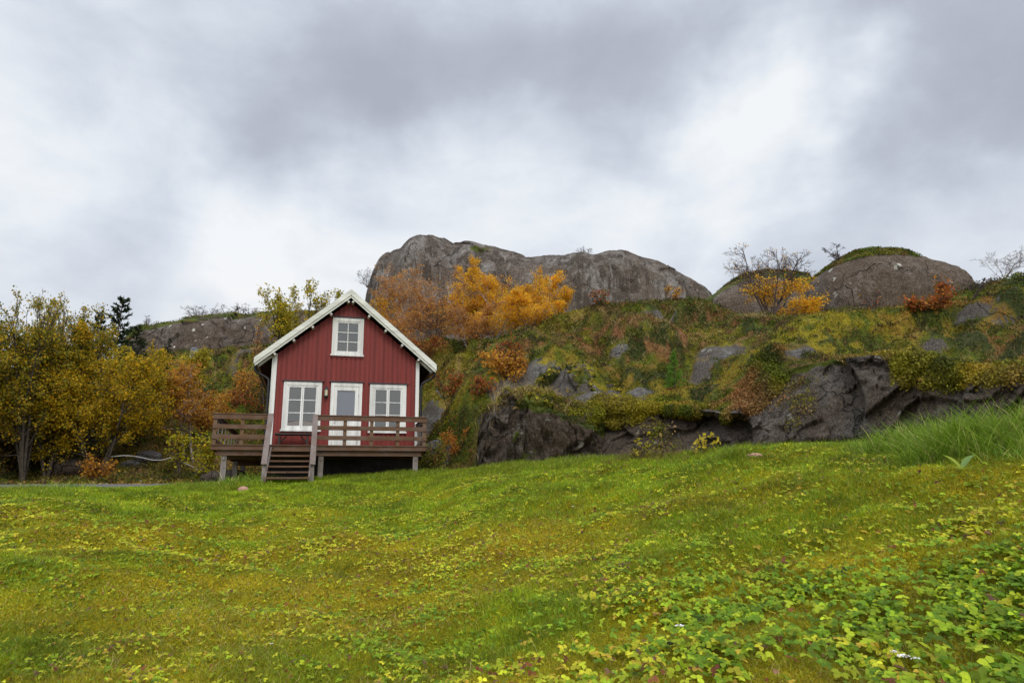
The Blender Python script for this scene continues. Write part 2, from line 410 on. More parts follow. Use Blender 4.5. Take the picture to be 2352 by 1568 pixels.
# ---------------------------------------------------------------- terrain
# contour lines of the ground, nearest to farthest: (picture x, picture y, distance m) along each
HX = [-160, 0, 75, 150, 212, 240, 265, 315, 415, 435, 452, 480, 500, 560, 600, 650, 700, 735, 768, 800, 850, 900, 950, 1000, 1050, 1180]
def C(ys, rs): return list(zip(HX, ys, rs))
K1 = C([491, 490.5, 490.5, 489.5, 485.5, 483, 481.5, 478, 474.5, 473, 471, 468, 466, 462, 459.5, 457, 454.5, 452.5, 450.5, 448.5, 446, 444, 441, 437.5, 434, 428],
       [16, 16, 16.5, 17.5, 19.5, 20.3, 20.6, 20.6, 20.6, 20.2, 19, 17.8, 17, 15.5, 14.5, 13.6, 12.8, 12.2, 11.7, 11.3, 10.8, 10.3, 9.9, 9.5, 9.2, 9])
K2 = C([492, 491, 490.5, 489, 483, 483, 483, 482, 478, 476, 473, 470, 469, 466, 464, 462, 460, 458, 456, 455, 453, 452, 450, 447, 444, 440],
       [20, 20, 20, 20.5, 23, 24, 24.5, 24.5, 22.5, 21.5, 20.6, 19, 18.6, 17.5, 16.5, 15.8, 15.2, 14.8, 14.4, 14, 13.6, 13, 12.6, 12, 11.5, 11])
K3 = C([486, 485, 484.5, 484.5, 481.5, 481, 480, 478, 473, 472, 468, 464, 463, 461, 459, 457, 455, 454, 452, 451, 450, 449, 448, 445, 442, 438],
       [25, 25, 25, 25, 26, 28, 29.8, 30, 26.5, 23.5, 21.6, 19.7, 19.2, 18.2, 17.4, 16.8, 16.3, 16, 15.7, 15.4, 15, 14.4, 13.8, 13.2, 12.6, 12])
K4 = C([470, 468, 466, 458, 450, 448, 450, 450, 440, 430, 432, 412, 409, 413, 412, 406, 408, 413, 387, 364, 355, 349, 361, 373, 371, 368],
       [30, 30, 30, 29, 29.5, 31, 33, 33, 29, 26, 23, 20.5, 20, 19, 18.3, 17.8, 17.3, 17.0, 16.8, 16.6, 16.2, 15.6, 14.8, 14, 13.4, 12.8])
K5 = C([445, 445, 442, 435, 424, 420, 418, 412, 405, 400, 398, 398, 396, 378, 371, 366, 371, 374, 361, 348, 339, 334, 338, 340, 338, 336],
       [37, 37, 37, 36, 35, 35, 37, 37, 32, 29.5, 27.5, 24.5, 24, 22.8, 22.2, 21.7, 21, 20.5, 20.2, 20, 19.6, 19, 18, 17.3, 16.8, 16])
K6 = C([415, 412, 408, 398, 388, 385, 382, 378, 372, 368, 366, 368, 366, 346, 336, 333, 337, 340, 338, 334, 325, 321, 319, 318, 317, 314],
       [45, 45, 45, 44, 42, 41, 42, 42, 36, 34.5, 33, 30.5, 30, 29.3, 28.5, 27.5, 27, 26.6, 26, 25.6, 25, 24, 22.5, 21.5, 21, 20])
K7 = C([385, 380, 366, 354, 350, 349, 348, 346, 341, 340, 340, 341, 340, 314, 306, 303, 301, 319, 318, 316, 313, 309, 297, 283, 275, 262],
       [56, 56, 56, 55, 53, 52, 50, 48, 44, 42, 42, 40, 39.5, 38, 37, 36.5, 36, 35, 34.5, 34, 34, 33, 31, 29, 28.5, 28])
K8 = [(x, y+7, r+12) for x, y, r in K7]
K9 = [(x, max(y+16, 345), 95) for x, y, r in K7]
def contour(K):
    az, z, r = [], [], []
    for px, py, rr in K:
        p = at_r(px, py, rr); az.append(math.atan2(p[0], p[1])); z.append(p[2]); r.append(rr)
    return np.array(az), np.array(r, float), np.array(z)
KS = [contour(k) for k in (K1, K2, K3, K4, K5, K6, K7, K8, K9)]
azf = np.radians(np.concatenate([np.linspace(-180, -56, 60)[:-1], np.linspace(-56, -44, 60)[:-1], np.linspace(-44, 44, 1000)[:-1], np.linspace(44, 56, 60)[:-1], np.linspace(56, 180, 60)]))
def smooth_interp(x, xp, fp):
    # averaged linear interpolation: rounds the corners between control points
    w = math.radians(.9); return sum(np.interp(x+o, xp, fp) for o in (-w, -w/2, 0, w/2, w))/5
R = [np.full(len(azf), .01)]; Z = [np.full(len(azf), -1.5)]
r1 = smooth_interp(azf, *[KS[0][i] for i in (0, 1)]); z1 = smooth_interp(azf, KS[0][0], KS[0][2])
fade = sstep(math.radians(60), math.radians(150), np.abs(azf))       # behind the viewer the lawn levels out
z1 = z1*(1-fade) + (-1.7)*fade
for t, zf in ((.12, .045), (.25, .13), (.42, .30), (.6, .52), (.8, .78)):
    R.append(r1*t); Z.append(-1.5+(z1+1.5)*zf)
lawn_rows = [2, 24, 30, 34, 34, 30]
R.append(r1); Z.append(z1)
for az_, r_, z_ in KS[1:]:
    R.append(smooth_interp(azf, az_, r_)); zz_ = smooth_interp(azf, az_, z_)
    Z.append(zz_*(1-fade)+(-1.7)*fade)
rows_after = [10, 12, 46, 44, 44, 46, 10, 8]
Rs, Zs, seg = [], [], []
nseg = lawn_rows + rows_after
for k in range(len(R)-1):
    for i in range(nseg[k]):
        t = i/nseg[k]
        Rs.append(R[k]*(1-t)+R[k+1]*t); Zs.append(Z[k]*(1-t)+Z[k+1]*t); seg.append(k+t)
Rs.append(R[-1]); Zs.append(Z[-1]); seg.append(len(R)-1.)
Rs.append(np.full(len(azf), 900.)); Zs.append(Z[-1]*.9); seg.append(len(R)+0.)
Rs = np.array(Rs); Zs = np.array(Zs); seg = np.array(seg)
# round the corners of the profile a little beyond the lawn
for _ in range(3):
    Zi = Zs.copy(); Zi[1:-2] = (Zs[:-3]+2*Zs[1:-2]+Zs[2:-1])/4; m_ = ((seg > 9.3) & (seg < 13))[:, None] | ((seg > .5) & (seg < 5.6))[:, None]
    Zs = np.where(m_, Zi, Zs)
A = azf[None, :]
X_ = Rs*np.sin(A); Y_ = Rs*np.cos(A)
P3 = np.stack([X_, Y_, Zs*1.0], -1)
sg = seg[:, None]*np.ones_like(A)
right = sstep(math.radians(-4.0), math.radians(-1.5), A)*np.ones_like(sg)   # where a rock wall stands between contours 3 and 4
PX = P3.copy(); PX[..., 2] = 0
lawnm = sstep(6.3, 5.6, sg)
hillm = sstep(8.0, 8.4, sg)*sstep(15, 13, sg)
dz = lawnm*sstep(0, 1, sg)*(.11*fbm(PX, .55, 3, 5)+.11*fbm(PX, 1.5, 3, 6)+.05*fbm(PX, 3.6, 2, 8))*np.clip(Rs/6, .3, 1)
wallm = right*sstep(8.0, 8.15, sg)*sstep(9.02, 8.9, sg)
far = np.clip(Rs/30, .5, 1.3)
hz = sstep(8.9, 9.35, sg)*right+(1-right)*sstep(8.6, 9.6, sg)
hillf = hillm*(1-wallm)*far*(.25+.75*hz)
dz += hillf*((.14+.86*sstep(12.5, 11.2, sg))*(2.9*np.abs(vnoise(PX*.20+.3*fbm(PX, .6, 2, 9)[..., None], 12))-.95+1.7*np.abs(vnoise(PX*.48, 15))-.55+.5*np.abs(vnoise(PX*1.1, 18))-.15)+.30*np.abs(fbm(PX, 1.4, 2, 16))+.12*ridged(PX, 1.6, 3, 13)+.05*fbm(PX, 3.6, 3, 14)-.15)
dz *= np.where(sg > 8.9, sstep(8.9, 9.15, sg)*1.0+.15, 1.0) if False else 1.0
PW = np.stack([X_, Y_, Zs*1.6], -1)
rad = np.zeros_like(sg); wr = (seg > 7.95) & (seg < 9.05); PQ = PW[wr]*np.array([1, 1, .8])
rad[wr] = wallm[wr]*(.68*facets(PQ, .36, 21, .7)+.22*facets(PQ, 1.1, 22)+.08*facets(PQ, 3.4, 23)+.06*fbm(PQ, 2.5, 4, 25)+.7*fbm(PX[wr], .16, 2, 24)+.25*fbm(PQ, .5, 3, 20))
blk = np.floor((PW[..., 0]*.75+PW[..., 2]*.35+1.3*fbm(PX, .3, 2, 26)))
X_ = X_ + rad*np.sin(A); Y_ = Y_ + rad*np.cos(A); Zf = Zs+dz
r7 = R[12][None, :]; e7 = (Z[12]/R[12])[None, :]; cap_ = e7-.002+.006*fbm(PX, .5, 3, 19)
ratio_ = Zf/np.maximum(Rs, .1); over = np.maximum(ratio_-cap_, 0)*((sg > 9) & (sg < 12.9)); Zf = Zf-over*Rs*.93
G3 = np.stack([X_, Y_, Zf], -1)
nr, nc_ = Rs.shape
idx = np.arange(nr*nc_).reshape(nr, nc_)
quad = np.stack([idx[:-1, :-1], idx[:-1, 1:], idx[1:, 1:], idx[1:, :-1]], -1)
allV = G3.reshape(-1, 3)
bvh_all = BVHTree.FromPolygons([Vector(v) for v in allV], [tuple(map(int, q[::-1])) for q in quad.reshape(-1, 4)])
def hit(px, py):
    v = ray(px, py); h = bvh_all.ray_cast(Vector((0, 0, 0)), Vector(v), 500)
    return np.array(h[0]) if h[0] is not None else at_r(px, py, 60)
def drop(x, y, dflt=0):
    h = bvh_all.ray_cast(Vector((x, y, 60)), Vector((0, 0, -1)), 200)
    return h[0].z if h[0] is not None else dflt

# moss mask and plant colour of the hillside
ROCKSPOTS = [(536,380,2.2,1.6),(548,388,2.0,1.0),(558,400,1.6,.8),(590,402,1.6,.8),(600,392,.9,.6),(575,395,.8,.8),(640,392,1.0,.5),
 (702,372,.6,.6),(697,380,.5,.7),(712,352,.8,.4),(735,350,.8,.35),(660,318,1.2,.7),(935,345,.5,.3),(1008,322,.7,.15),(975,311,1.0,.5),(505,397,1.0,.4),(435,392,1.3,2.2),(432,420,1.3,2.0),(295,380,1.5,1.0),(447,455,1.2,.8),(283,352,1,1),(245,352,1.6,.6),(232,372,.8,.6),(810,352,1.0,.3),(618,350,.7,.5),(655,407,1.2,.3),(620,412,1.2,.4),(580,408,1.5,.6)]
moss = np.ones((nr, nc_))*1.0
for px, py, a_, b_ in ROCKSPOTS:
    p = hit(px, py); d = ((G3[..., 0]-p[0])**2+(G3[..., 1]-p[1])**2)/((a_*.62)**2)+((G3[..., 2]-p[2])/(b_*.75))**2
    moss -= .95*np.exp(-d*.9)
moss -= wallm*1.15
moss += wallm*.45*sstep(8.82, 8.97, sg) + wallm*.55*np.clip(fbm(PW, .6, 3, 31)*2.4+.1, 0, 1)
moss -= .22*np.clip(ridged(PX, .5, 3, 32), 0, 1)*hillm*right
moss = np.where(sg > 7.9, moss, 1.0)
PAL = dict(green=(.088, .112, .006), olive=(.160, .152, .008), brown=(.105, .065, .024), red=(.27, .095, .04), yellow=(.27, .225, .008), straw=(.28, .185, .065), dark=(.034, .042, .006), orange=(.30, .12, .018))
YSPOTS = [(900,332,2.6),(880,345,1.6),(930,352,1.2),(810,333,1.8),(840,322,1.5),(960,372,1.0),(600,385,1.6),(655,402,1.4),(700,395,1.8),(480,380,1),(450,420,1.2),(240,398,1.6),(540,365,1.5)]
RSPOTS = [(985,335,2.6),(1015,345,2.6),(960,325,1.6),(940,305,1.6),(760,322,2.2),(720,323,2),(690,330,1.6),(610,330,2.2),(570,335,1.6),(740,395,1.3),(710,402,1.2),(650,372,1.0),(925,306,1.5),(730,388,1.2),(1000,360,1.6),(425,372,1.2),(500,360,1.8),(250,405,2),(225,400,1.5)]
def plantcol(P, seed=0):
    """colour of the heath at points P(n,3) on the ground, by plant patches"""
    Q = P.copy(); Q[..., 2] *= .6
    n1 = fbm(Q, .30, 4, 41+seed); n2 = fbm(Q, .9, 4, 42+seed); n3 = fbm(Q, 2.6, 3, 43+seed)
    c = np.array(PAL['green'])*np.ones(P.shape)
    def put(name, w): 
        nonlocal c
        w = np.clip(w, 0, 1)[..., None]; c = c*(1-w)+np.array(PAL[name])*w
    put('olive', sstep(-.10, .22, n1+.5*n3)*.9)
    put('dark', sstep(-.06, .16, -n2+.3*n3)*.9)
    put('brown', sstep(.10, .25, n2+.4*n1)*.85)
    put('straw', sstep(.22, .42, n3+n1*.5)*.6)
    put('red', sstep(.42, .54, n3*.9-.5*n2+.08)*.45)
    put('yellow', sstep(.24, .44, n1-.6*n3+.1)*.45)
    for sp, nm in ((YS, 'yellow'), (RS, 'red')):
        for p, r_ in sp:
            d = np.linalg.norm(P-p, axis=-1)/r_
            put(nm, np.exp(-d*d)*1.2*sstep(-.1, .30, n3+.35*n2+(.10 if nm == 'yellow' else -.02))*(.85 if nm == 'yellow' else .30))
    return c
YS = [(hit(a, b), c) for a, b, c in YSPOTS]; RS = [(hit(a, b), c) for a, b, c in RSPOTS]
hc = np.zeros((nr, nc_, 3)); hc[:] = PAL['olive']
selr = seg > 6.9
hc[selr] = plantcol(G3[selr])
litter = sstep(7.7, 8.2, sg)*sstep(9.6, 8.9, sg)*sstep(math.radians(-13), math.radians(-17), A)
litn = fbm(PX, 1.6, 4, 61)
hc = hc*(1-litter[..., None]*.8)+np.array((.10, .075, .016))*litter[..., None]*.8

def sub_mesh(name, qsel, mat, **kw):
    q = quad[qsel].reshape(-1, 4); used = np.unique(q); mp = np.full(nr*nc_, -1, dtype=np.int64); mp[used] = np.arange(len(used))
    o = mesh_obj(name, allV[used], [mp[q][:, ::-1]], mat, smooth=True, col=hc.reshape(-1, 3)[used], attrs={'moss': moss.reshape(-1)[used]})
    return tag(o, **kw)
rowid = (seg[:-1])[:, None]*np.ones((1, nc_-1)); azm = azf[:-1][None, :]*np.ones((nr-1, 1))
is_lawn = rowid < 6.95
is_wall = (rowid >= 7.9) & (rowid < 8.999) & (azm > math.radians(-2.6)) & (azm < math.radians(50))
sub_mesh('lawn', is_lawn, M_lawn, kind='structure')
sub_mesh('hillside', ~is_lawn & ~is_wall, M_hill, kind='structure')
wall_o = sub_mesh('rock_outcrop', is_wall, M_face, label='long dark rock face with moss hanging over its top behind the lawn', cat='rock outcrop')

# ---------------------------------------------------------------- free-standing rock masses
def rock_mass(name, sil, base, Y, depth, mat, seed, label, cat, group=None, front=.35, amp=(.5, .25, .1), fsc=.18, nx=240, ns=130, mossfn=None, pw=.5, yaw=0.0, groove=0, ledge=0):
    """sil: silhouette (picture points), base: picture points of the foot; stands at distance Y, thickness depth"""
    s = np.array([at_y(a, b, Y) for a, b in sil]); bs = np.array([at_y(a, b, Y) for a, b in base])
    x0, x1 = s[0, 0], s[-1, 0]
    u = (1-np.cos(np.linspace(0, PI, nx)))/2*.35+np.linspace(0, 1, nx)*.65
    X = x0+(x1-x0)*u
    zt = np.interp(X, s[:, 0], s[:, 2]); k = 5; zt = np.convolve(np.pad(zt, k//2, 'edge'), np.ones(k)/k, 'valid')
    zb = np.interp(X, bs[:, 0], bs[:, 2])-1.0
    e = np.clip(1-np.abs(2*u-1)**5, 0, 1)**.5
    t = np.linspace(0, PI, ns)[:, None]
    cz = np.sin(t)**pw; cy = -np.cos(t)
    cy = np.sign(cy)*np.abs(cy)**.8
    hh = (zt-zb)[None, :]
    Yv = Y + depth*.5*(1+cy)*(.25+.75*e[None, :])*1.0 + depth*.35*(1-e[None, :]) + (X[None, :]-X.mean())*yaw
    Zv = zb[None, :] + hh*cz
    Xv = X[None, :]*np.ones_like(Zv)*(1+.30*depth/Y)
    want = zt/Y; H_ = (zt-zb)
    for _ in range(5):
        Zv = zb[None, :] + H_[None, :]*cz; got = (Zv/Yv).max(0); H_ = np.maximum(H_*(1+(want-got)*Y/np.maximum(H_, .5)*.9), .05)
    # keep the outline: parts farther than Y are enlarged about the eye only by their own real distance
    Q = np.stack([Xv, Yv, Zv], -1)
    Zs_ = Q*np.array([1, 1, .45])
    n = amp[0]*fbm(Zs_, fsc, 4, seed)+amp[1]*ridged(Zs_, fsc*3, 4, seed+5)+amp[2]*ridged(Q, fsc*9, 4, seed+9)
    if ledge: n = n*.45+ledge*(facets(Q, fsc*1.5, seed+21)+.4*facets(Q, fsc*4, seed+22)+.14*facets(Q, fsc*11, seed+23))
    if groove: n -= groove*np.clip(ridged(Q*np.array([1, .2, .12]), fsc*1.6, 3, seed+3)-.35, 0, 1)
    w = np.sin(t)**.35
    Yv = Yv - n*np.abs(np.cos(t))**.6
    Zv = Zv + n*.35*w*sstep(0, .2, e)[None, :]
    V = np.stack([Xv, Yv, Zv], -1)
    i = np.arange(ns*nx).reshape(ns, nx); q = np.stack([i[:-1, :-1], i[:-1, 1:], i[1:, 1:], i[1:, :-1]], -1).reshape(-1, 4)
    V = V.reshape(-1, 3)
    ms = mossfn(V, zt, X, zb) if mossfn else np.zeros(len(V))
    # close the ends
    caps = [np.array([[0+nx*j, nx*(j+1), nx*(ns-2-j), nx*(ns-1-j)] for j in range(ns//2-1)]), np.array([[nx-1+nx*j, nx-1+nx*(ns-1-j), nx-1+nx*(ns-2-j), nx-1+nx*(j+1)] for j in range(ns//2-1)])]
    o = mesh_obj(name, V, [q]+caps, mat, smooth=True, attrs={'moss': ms})
    tag(o, label, cat, group)
    bv = BVHTree.FromPolygons([Vector(v) for v in V], [tuple(map(int, f)) for f in q])
    return o, V, bv, np.tile(ms, 1)
def topmoss(lo, amt=.7, xr=None):
    def f(V, zt, X, zb):
        z = np.interp(V[:, 0], X, zt); b_ = np.interp(V[:, 0], X, zb)
        h = (V[:, 2]-b_)/(z-b_+.01); m_ = sstep(lo, min(1, lo+.12), h)*amt
        if xr: m_ = m_*sstep(xr[0], xr[0]+.6, V[:, 0])*sstep(xr[1], xr[1]-.6, V[:, 0])
        return m_
    return f
def s2(L): return [(a/2.297, b/2.297) for a, b in L]
dome_sil = s2([(826,690),(838,660),(848,632),(862,605),(876,580),(890,565),(915,556),(945,543),(975,538),(1010,539),(1060,546),(1100,556),(1150,560),(1180,567),(1205,579),(1245,583),(1280,586),(1320,588),(1350,592),(1380,580),(1410,580),(1450,589),(1490,600),(1520,616),(1560,634),(1590,650),(1615,664),(1640,690)])
_, _, DB, _ = rock_mass('rock_dome', dome_sil, s2([(826,760),(1200,760),(1640,705)]), 72, 30, M_dome, 101, 'huge rounded grey granite dome streaked with brown behind the birches', 'rock dome', amp=(2.6, 1.2, .45), fsc=.06, nx=480, ns=220, pw=.42, groove=4.2, ledge=.30,
    mossfn=lambda V, zt, X, zb: .34*np.clip(fbm(V, .12, 3, 7)+.1, 0, 1)+.6*np.exp(-((V[:, 0]-at_y(481, 248, 78)[0])/1.6)**2-((V[:, 2]-at_y(481, 249, 75)[2])/.7)**2))
_, _, BV1, _ = rock_mass('boulder', s2([(1868,705),(1872,672),(1880,650),(1900,622),(1925,603),(1945,590),(1985,580),(2030,582),(2070,592),(2120,605),(2160,622),(2190,645),(2212,668),(2228,690)]), s2([(1868,722),(2228,722)]), 34, 9.5, M_bould, 201,
    'big round brown boulder with pale lichen and a green moss cap', 'boulder', group='boulders on the hill', amp=(.5, .22, .10), fsc=.22, nx=260, ns=150, pw=.45, mossfn=lambda V, zt, X, zb: .95*sstep(at_y(850, 266, 36)[2], at_y(850, 262, 36)[2], V[:, 2]+.25*fbm(V, .8, 2, 3))*sstep(at_y(912, 260, 36)[0], at_y(902, 260, 36)[0], V[:, 0]))
_, _, BV2, _ = rock_mass('boulder', s2([(1600,700),(1650,668),(1690,640),(1720,628),(1755,622),(1800,626),(1835,634),(1862,650),(1880,675),(1890,705)]), s2([(1600,725),(1890,725)]), 38, 8, M_bould, 231,
    'low brown boulder under a dark heather cap behind the bare topped birch', 'boulder', group='boulders on the hill', amp=(.5, .2, .09), fsc=.2, nx=200, ns=120, pw=.5,
    mossfn=lambda V, zt, X, zb: np.maximum(topmoss(.88, .7)(V, zt, X, zb), sstep(at_y(728, 290, 38)[0], at_y(708, 290, 38)[0], V[:, 0])*.9))
_, _, RB, _ = rock_mass('rock_ridge', s2([(286,800),(300,775),(325,757),(350,747),(400,738),(450,733),(520,727),(580,722),(640,718),(720,716),(800,730),(860,760)]), s2([(286,812),(440,805),(600,800),(860,800)]), 53, 12, M_ridge, 251,
    'long low brown rock ridge with pale lichen spots above the left slope', 'rock ridge', amp=(.9, .45, .2), fsc=.12, nx=340, ns=140, pw=.40, groove=.8, ledge=.5, mossfn=topmoss(.955, .65))

_, _, KV1, _ = rock_mass('rock_block', s2([(1092,1062),(1096,1010),(1108,968),(1128,938),(1158,910),(1200,903),(1260,915),(1330,942),(1372,962),(1398,1000),(1406,1062)]), s2([(1092,1070),(1406,1060)]), 17.6, 3.2, M_face, 261,
    'low cracked brown rock block with dry grass on top right of the house', 'rock block', amp=(.45, .22, .12), fsc=.5, nx=260, ns=150, pw=.38, ledge=.8, mossfn=lambda V, zt, X, zb: .5*np.clip(fbm(V, .8, 3, 8)*2.4, 0, 1)+topmoss(.80, .7)(V, zt, X, zb)*sstep(at_y(500, 420, 18)[0], at_y(525, 420, 18)[0], V[:, 0]))
_, _, KV2, _ = rock_mass('rock_block', s2([(1200,960),(1214,900),(1238,860),(1268,838),(1318,850),(1372,872),(1440,890),(1510,905),(1570,925),(1620,960)]), s2([(1200,1000),(1620,1000)]), 20.2, 4.5, M_pale, 271,
    'pale grey rock hump patched with moss above the dry grass', 'rock block', amp=(.6, .3, .14), fsc=.45, nx=260, ns=150, pw=.6, ledge=.6, mossfn=lambda V, zt, X, zb: .42+.6*np.clip(fbm(V, .9, 4, 18)*2.2, -.2, 1))

# ---------------------------------------------------------------- plants
def tubes(P, Rr, k=4):
    """P (N,m,3) polylines, Rr (N,m) radii -> verts, quads"""
    N, m, _ = P.shape
    T = np.gradient(P, axis=1); T /= np.linalg.norm(T, axis=-1, keepdims=True)+1e-9
    ref = np.where(np.abs(T[..., 2:3]) > .9, np.array([1., 0, 0]), np.array([0, 0, 1.]))
    U = np.cross(T, ref); U /= np.linalg.norm(U, axis=-1, keepdims=True)+1e-9; Wv = np.cross(T, U)
    a = np.arange(k)*2*PI/k
    V = P[:, :, None, :]+Rr[:, :, None, None]*(np.cos(a)[None, None, :, None]*U[:, :, None, :]+np.sin(a)[None, None, :, None]*Wv[:, :, None, :])
    i = np.arange(N*m*k).reshape(N, m, k); j = np.roll(i, -1, axis=2)
    q = np.stack([i[:, :-1], j[:, :-1], j[:, 1:], i[:, 1:]], -1).reshape(-1, 4)
    return V.reshape(-1, 3), q
def unit(v): return v/(np.linalg.norm(v, axis=-1, keepdims=True)+1e-9)
def grow(rng, S0, Dr, L, nseg, wander, trop):
    N = len(S0); P = np.zeros((N, nseg+1, 3)); P[:, 0] = S0; d = unit(Dr.copy()); st = (L/nseg)[:, None]
    for i in range(nseg):
        d = unit(d+rng.normal(0, wander, (N, 3))+np.array([0, 0, trop])); P[:, i+1] = P[:, i]+d*st
    return P
def children(rng, P, L, k, t0, t1, ang, ratio, taper=.5, flat=False):
    N, m, _ = P.shape
    t = np.sort(t0+(t1-t0)*rng.random((N, k))**.8, axis=1); f = t*(m-1); i = np.minimum(f.astype(int), m-2); fr = (f-i)[..., None]
    ar = np.arange(N)[:, None]
    S0 = P[ar, i]*(1-fr)+P[ar, i+1]*fr; T = unit(P[ar, i+1]-P[ar, i])
    rn = rng.normal(0, 1, (N, k, 3))
    if flat: rn[..., 2] *= .25
    side = unit(np.cross(T, rn)) if not flat else unit(rn-(rn*T).sum(-1, keepdims=True)*T)
    a = np.radians(rng.uniform(ang[0], ang[1], (N, k)))[..., None]
    D = T*np.cos(a)+side*np.sin(a)
    Lc = L[:, None]*ratio*(1-taper*t)*rng.uniform(.65, 1.15, (N, k))
    return S0.reshape(-1, 3), D.reshape(-1, 3), Lc.reshape(-1), t.reshape(-1)
def leaf_mesh(rng, P, size, cols, up=0.0, aspect=1.5, elong=None):
    """small folded leaves at P (n,3)"""
    n = len(P); N = unit(rng.normal(0, 1, (n, 3))+np.array([0, 0, up])); A_ = unit(np.cross(N, rng.normal(0, 1, (n, 3)))); B_ = np.cross(N, A_)
    if elong is not None: A_ = unit(elong+rng.normal(0, .35, (n, 3))); B_ = unit(np.cross(A_, rng.normal(0, 1, (n, 3))))
    s = (size*rng.uniform(.6, 1.25, n))[:, None]
    V = np.stack([P-A_*s*aspect*.5, P+B_*s*.5, P+A_*s*aspect*.5, P-B_*s*.5], 1)
    return V.reshape(-1, 3), np.arange(4*n).reshape(n, 4), np.repeat(cols, 4, axis=0)
def pick(rng, pal, n, jit=.18):
    w = np.array([p[1] for p in pal], float); w /= w.sum()
    c = np.array([p[0] for p in pal])[rng.choice(len(pal), n, p=w)]
    return np.clip(c*(1+rng.normal(0, jit, (n, 1))), .002, .9)
OLIVE = [((.26,.25,.022), 4), ((.36,.28,.022), 3.5), ((.15,.17,.018), 2.5), ((.56,.34,.02), 1.4)]
GOLD = [((.56,.37,.016), 4), ((.38,.30,.014), 3), ((.70,.40,.014), 2), ((.22,.20,.012), 2)]
ORNG = [((.58,.27,.035), 4), ((.46,.19,.03), 3), ((.62,.36,.03), 2), ((.26,.14,.03), 1)]
YELO = [((0.880,0.421,0.0187), 4), ((0.880,0.530,0.0281), 3), ((0.655,0.296,0.0218), 2), ((0.374,0.265,0.0312), .8)]
SPAR = [((0.531,0.241,0.0483), 4), ((0.386,0.161,0.0483), 3), ((0.708,0.354,0.0483), 1.5)]
YGRN = [((0.428,0.356,0.0250), 4), ((0.304,0.276,0.0214), 3), ((0.642,0.428,0.0214), 2), ((0.178,0.178,0.0214), 1.5)]
RUST = [((0.360,0.108,0.0264), 4), ((0.432,0.180,0.0300), 3), ((0.264,0.054,0.0240), 1.5), ((0.168,0.120,0.0180), 1.5)]
BRT = [((0.504,0.432,0.0180), 4), ((0.360,0.360,0.0240), 3), ((0.600,0.360,0.0240), 1)]
SPRU = [((.030,.052,.018), 4), ((.045,.072,.020), 3), ((.06,.06,.02), 1)]
def tree(name, label, cat, group, base, H, Wd, seed, pal, nleaf=6000, lsize=.06, stems=3, fan=.25, lo=.3, bark=None, k=(11, 6, 4), r0=.07, ang=(28, 60), trop=.05, lean=(0, 0), depthw=None, leafpal2=None, ratio=(.44, .62, .62), wander=.12, top=None, crown='crown', trunk='trunk', density_fn=None):
    rng = np.random.default_rng(seed); base = np.array(base, float)
    root = empty(name, base, label=label, cat=cat, group=group)
    a = rng.uniform(0, 2*PI, stems); d = np.stack([np.cos(a)*fan+lean[0], np.sin(a)*fan+lean[1], np.ones(stems)], -1)
    S0 = np.stack([np.cos(a), np.sin(a), a*0], -1)*r0*(1.2 if stems > 1 else 0)
    L0 = H*rng.uniform(.72, 1.0, stems); L0[0] = H
    P0 = grow(rng, S0, d, L0, 9, wander*.6, trop*.6)
    s1, d1, l1, t1 = children(rng, P0, L0, k[0], lo, .97, ang, ratio[0], .55); P1 = grow(rng, s1, d1, l1, 6, wander, trop)
    s2_, d2, l2, t2 = children(rng, P1, l1, k[1], .12, .98, ang, ratio[1], .35); P2 = grow(rng, s2_, d2, l2, 4, wander*1.2, trop)
    s3, d3, l3, t3 = children(rng, P2, l2, k[2], .15, 1.0, (20, 60), ratio[2]); P3_ = grow(rng, s3, d3, l3, 3, wander*1.4, trop)
    # fit to the wanted height and width
    q = P3_.reshape(-1, 3); hx = np.percentile(np.abs(q[:, 0]-np.median(q[:, 0])), 97); hy = np.percentile(np.abs(q[:, 1]-np.median(q[:, 1])), 97); zt_ = np.percentile(q[:, 2], 99.7)
    sc = np.array([Wd*.55/hx, (depthw or Wd)*.55/hy, H/zt_])
    sc[:2] = np.clip(sc[:2], .3, 3.0)
    for Pk in (P0, P1, P2, P3_): Pk *= sc
    rr = lambda n, m, a_, b_: np.linspace(a_, b_, m)[None, :]*rng.uniform(.8, 1.2, (n, 1))
    Vs, Fs, off = [], [], 0
    for Pk, a_, b_, kk in ((P0, r0, r0*.22, 6), (P1, r0*.32, r0*.10, 4), (P2, r0*.14, .0045, 3), (P3_, .0065, .0035, 3)):
        V, F = tubes(Pk, rr(len(Pk), Pk.shape[1], a_, b_), kk); Vs.append(V); Fs.append(F+off); off += len(V)
    mesh_obj(trunk, np.concatenate(Vs), np.concatenate(Fs), bark or M_bark, root, smooth=True)
    if nleaf:
        i = rng.integers(0, len(P3_), nleaf); f = rng.random(nleaf)*2.999; j = f.astype(int); fr = (f-j)[:, None]
        LP = P3_[i, j]*(1-fr)+P3_[i, j+1]*fr+rng.normal(0, lsize*1.3, (nleaf, 3))
        keep = np.ones(nleaf, bool)
        clump = fbm(LP+base, 1.1, 2, seed)            # light and dense clumps
        keep &= rng.random(nleaf) < np.clip(.85+clump*.9, .25, 1)
        if density_fn is not None: keep &= rng.random(nleaf) < density_fn(LP/np.array([Wd, Wd, H]))
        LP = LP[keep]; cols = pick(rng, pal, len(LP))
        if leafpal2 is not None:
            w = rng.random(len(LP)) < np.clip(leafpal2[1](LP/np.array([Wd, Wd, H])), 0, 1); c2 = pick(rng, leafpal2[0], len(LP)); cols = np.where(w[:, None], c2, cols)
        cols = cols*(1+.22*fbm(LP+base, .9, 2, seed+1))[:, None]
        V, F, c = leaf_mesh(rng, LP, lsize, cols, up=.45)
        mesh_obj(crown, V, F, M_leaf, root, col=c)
    return root
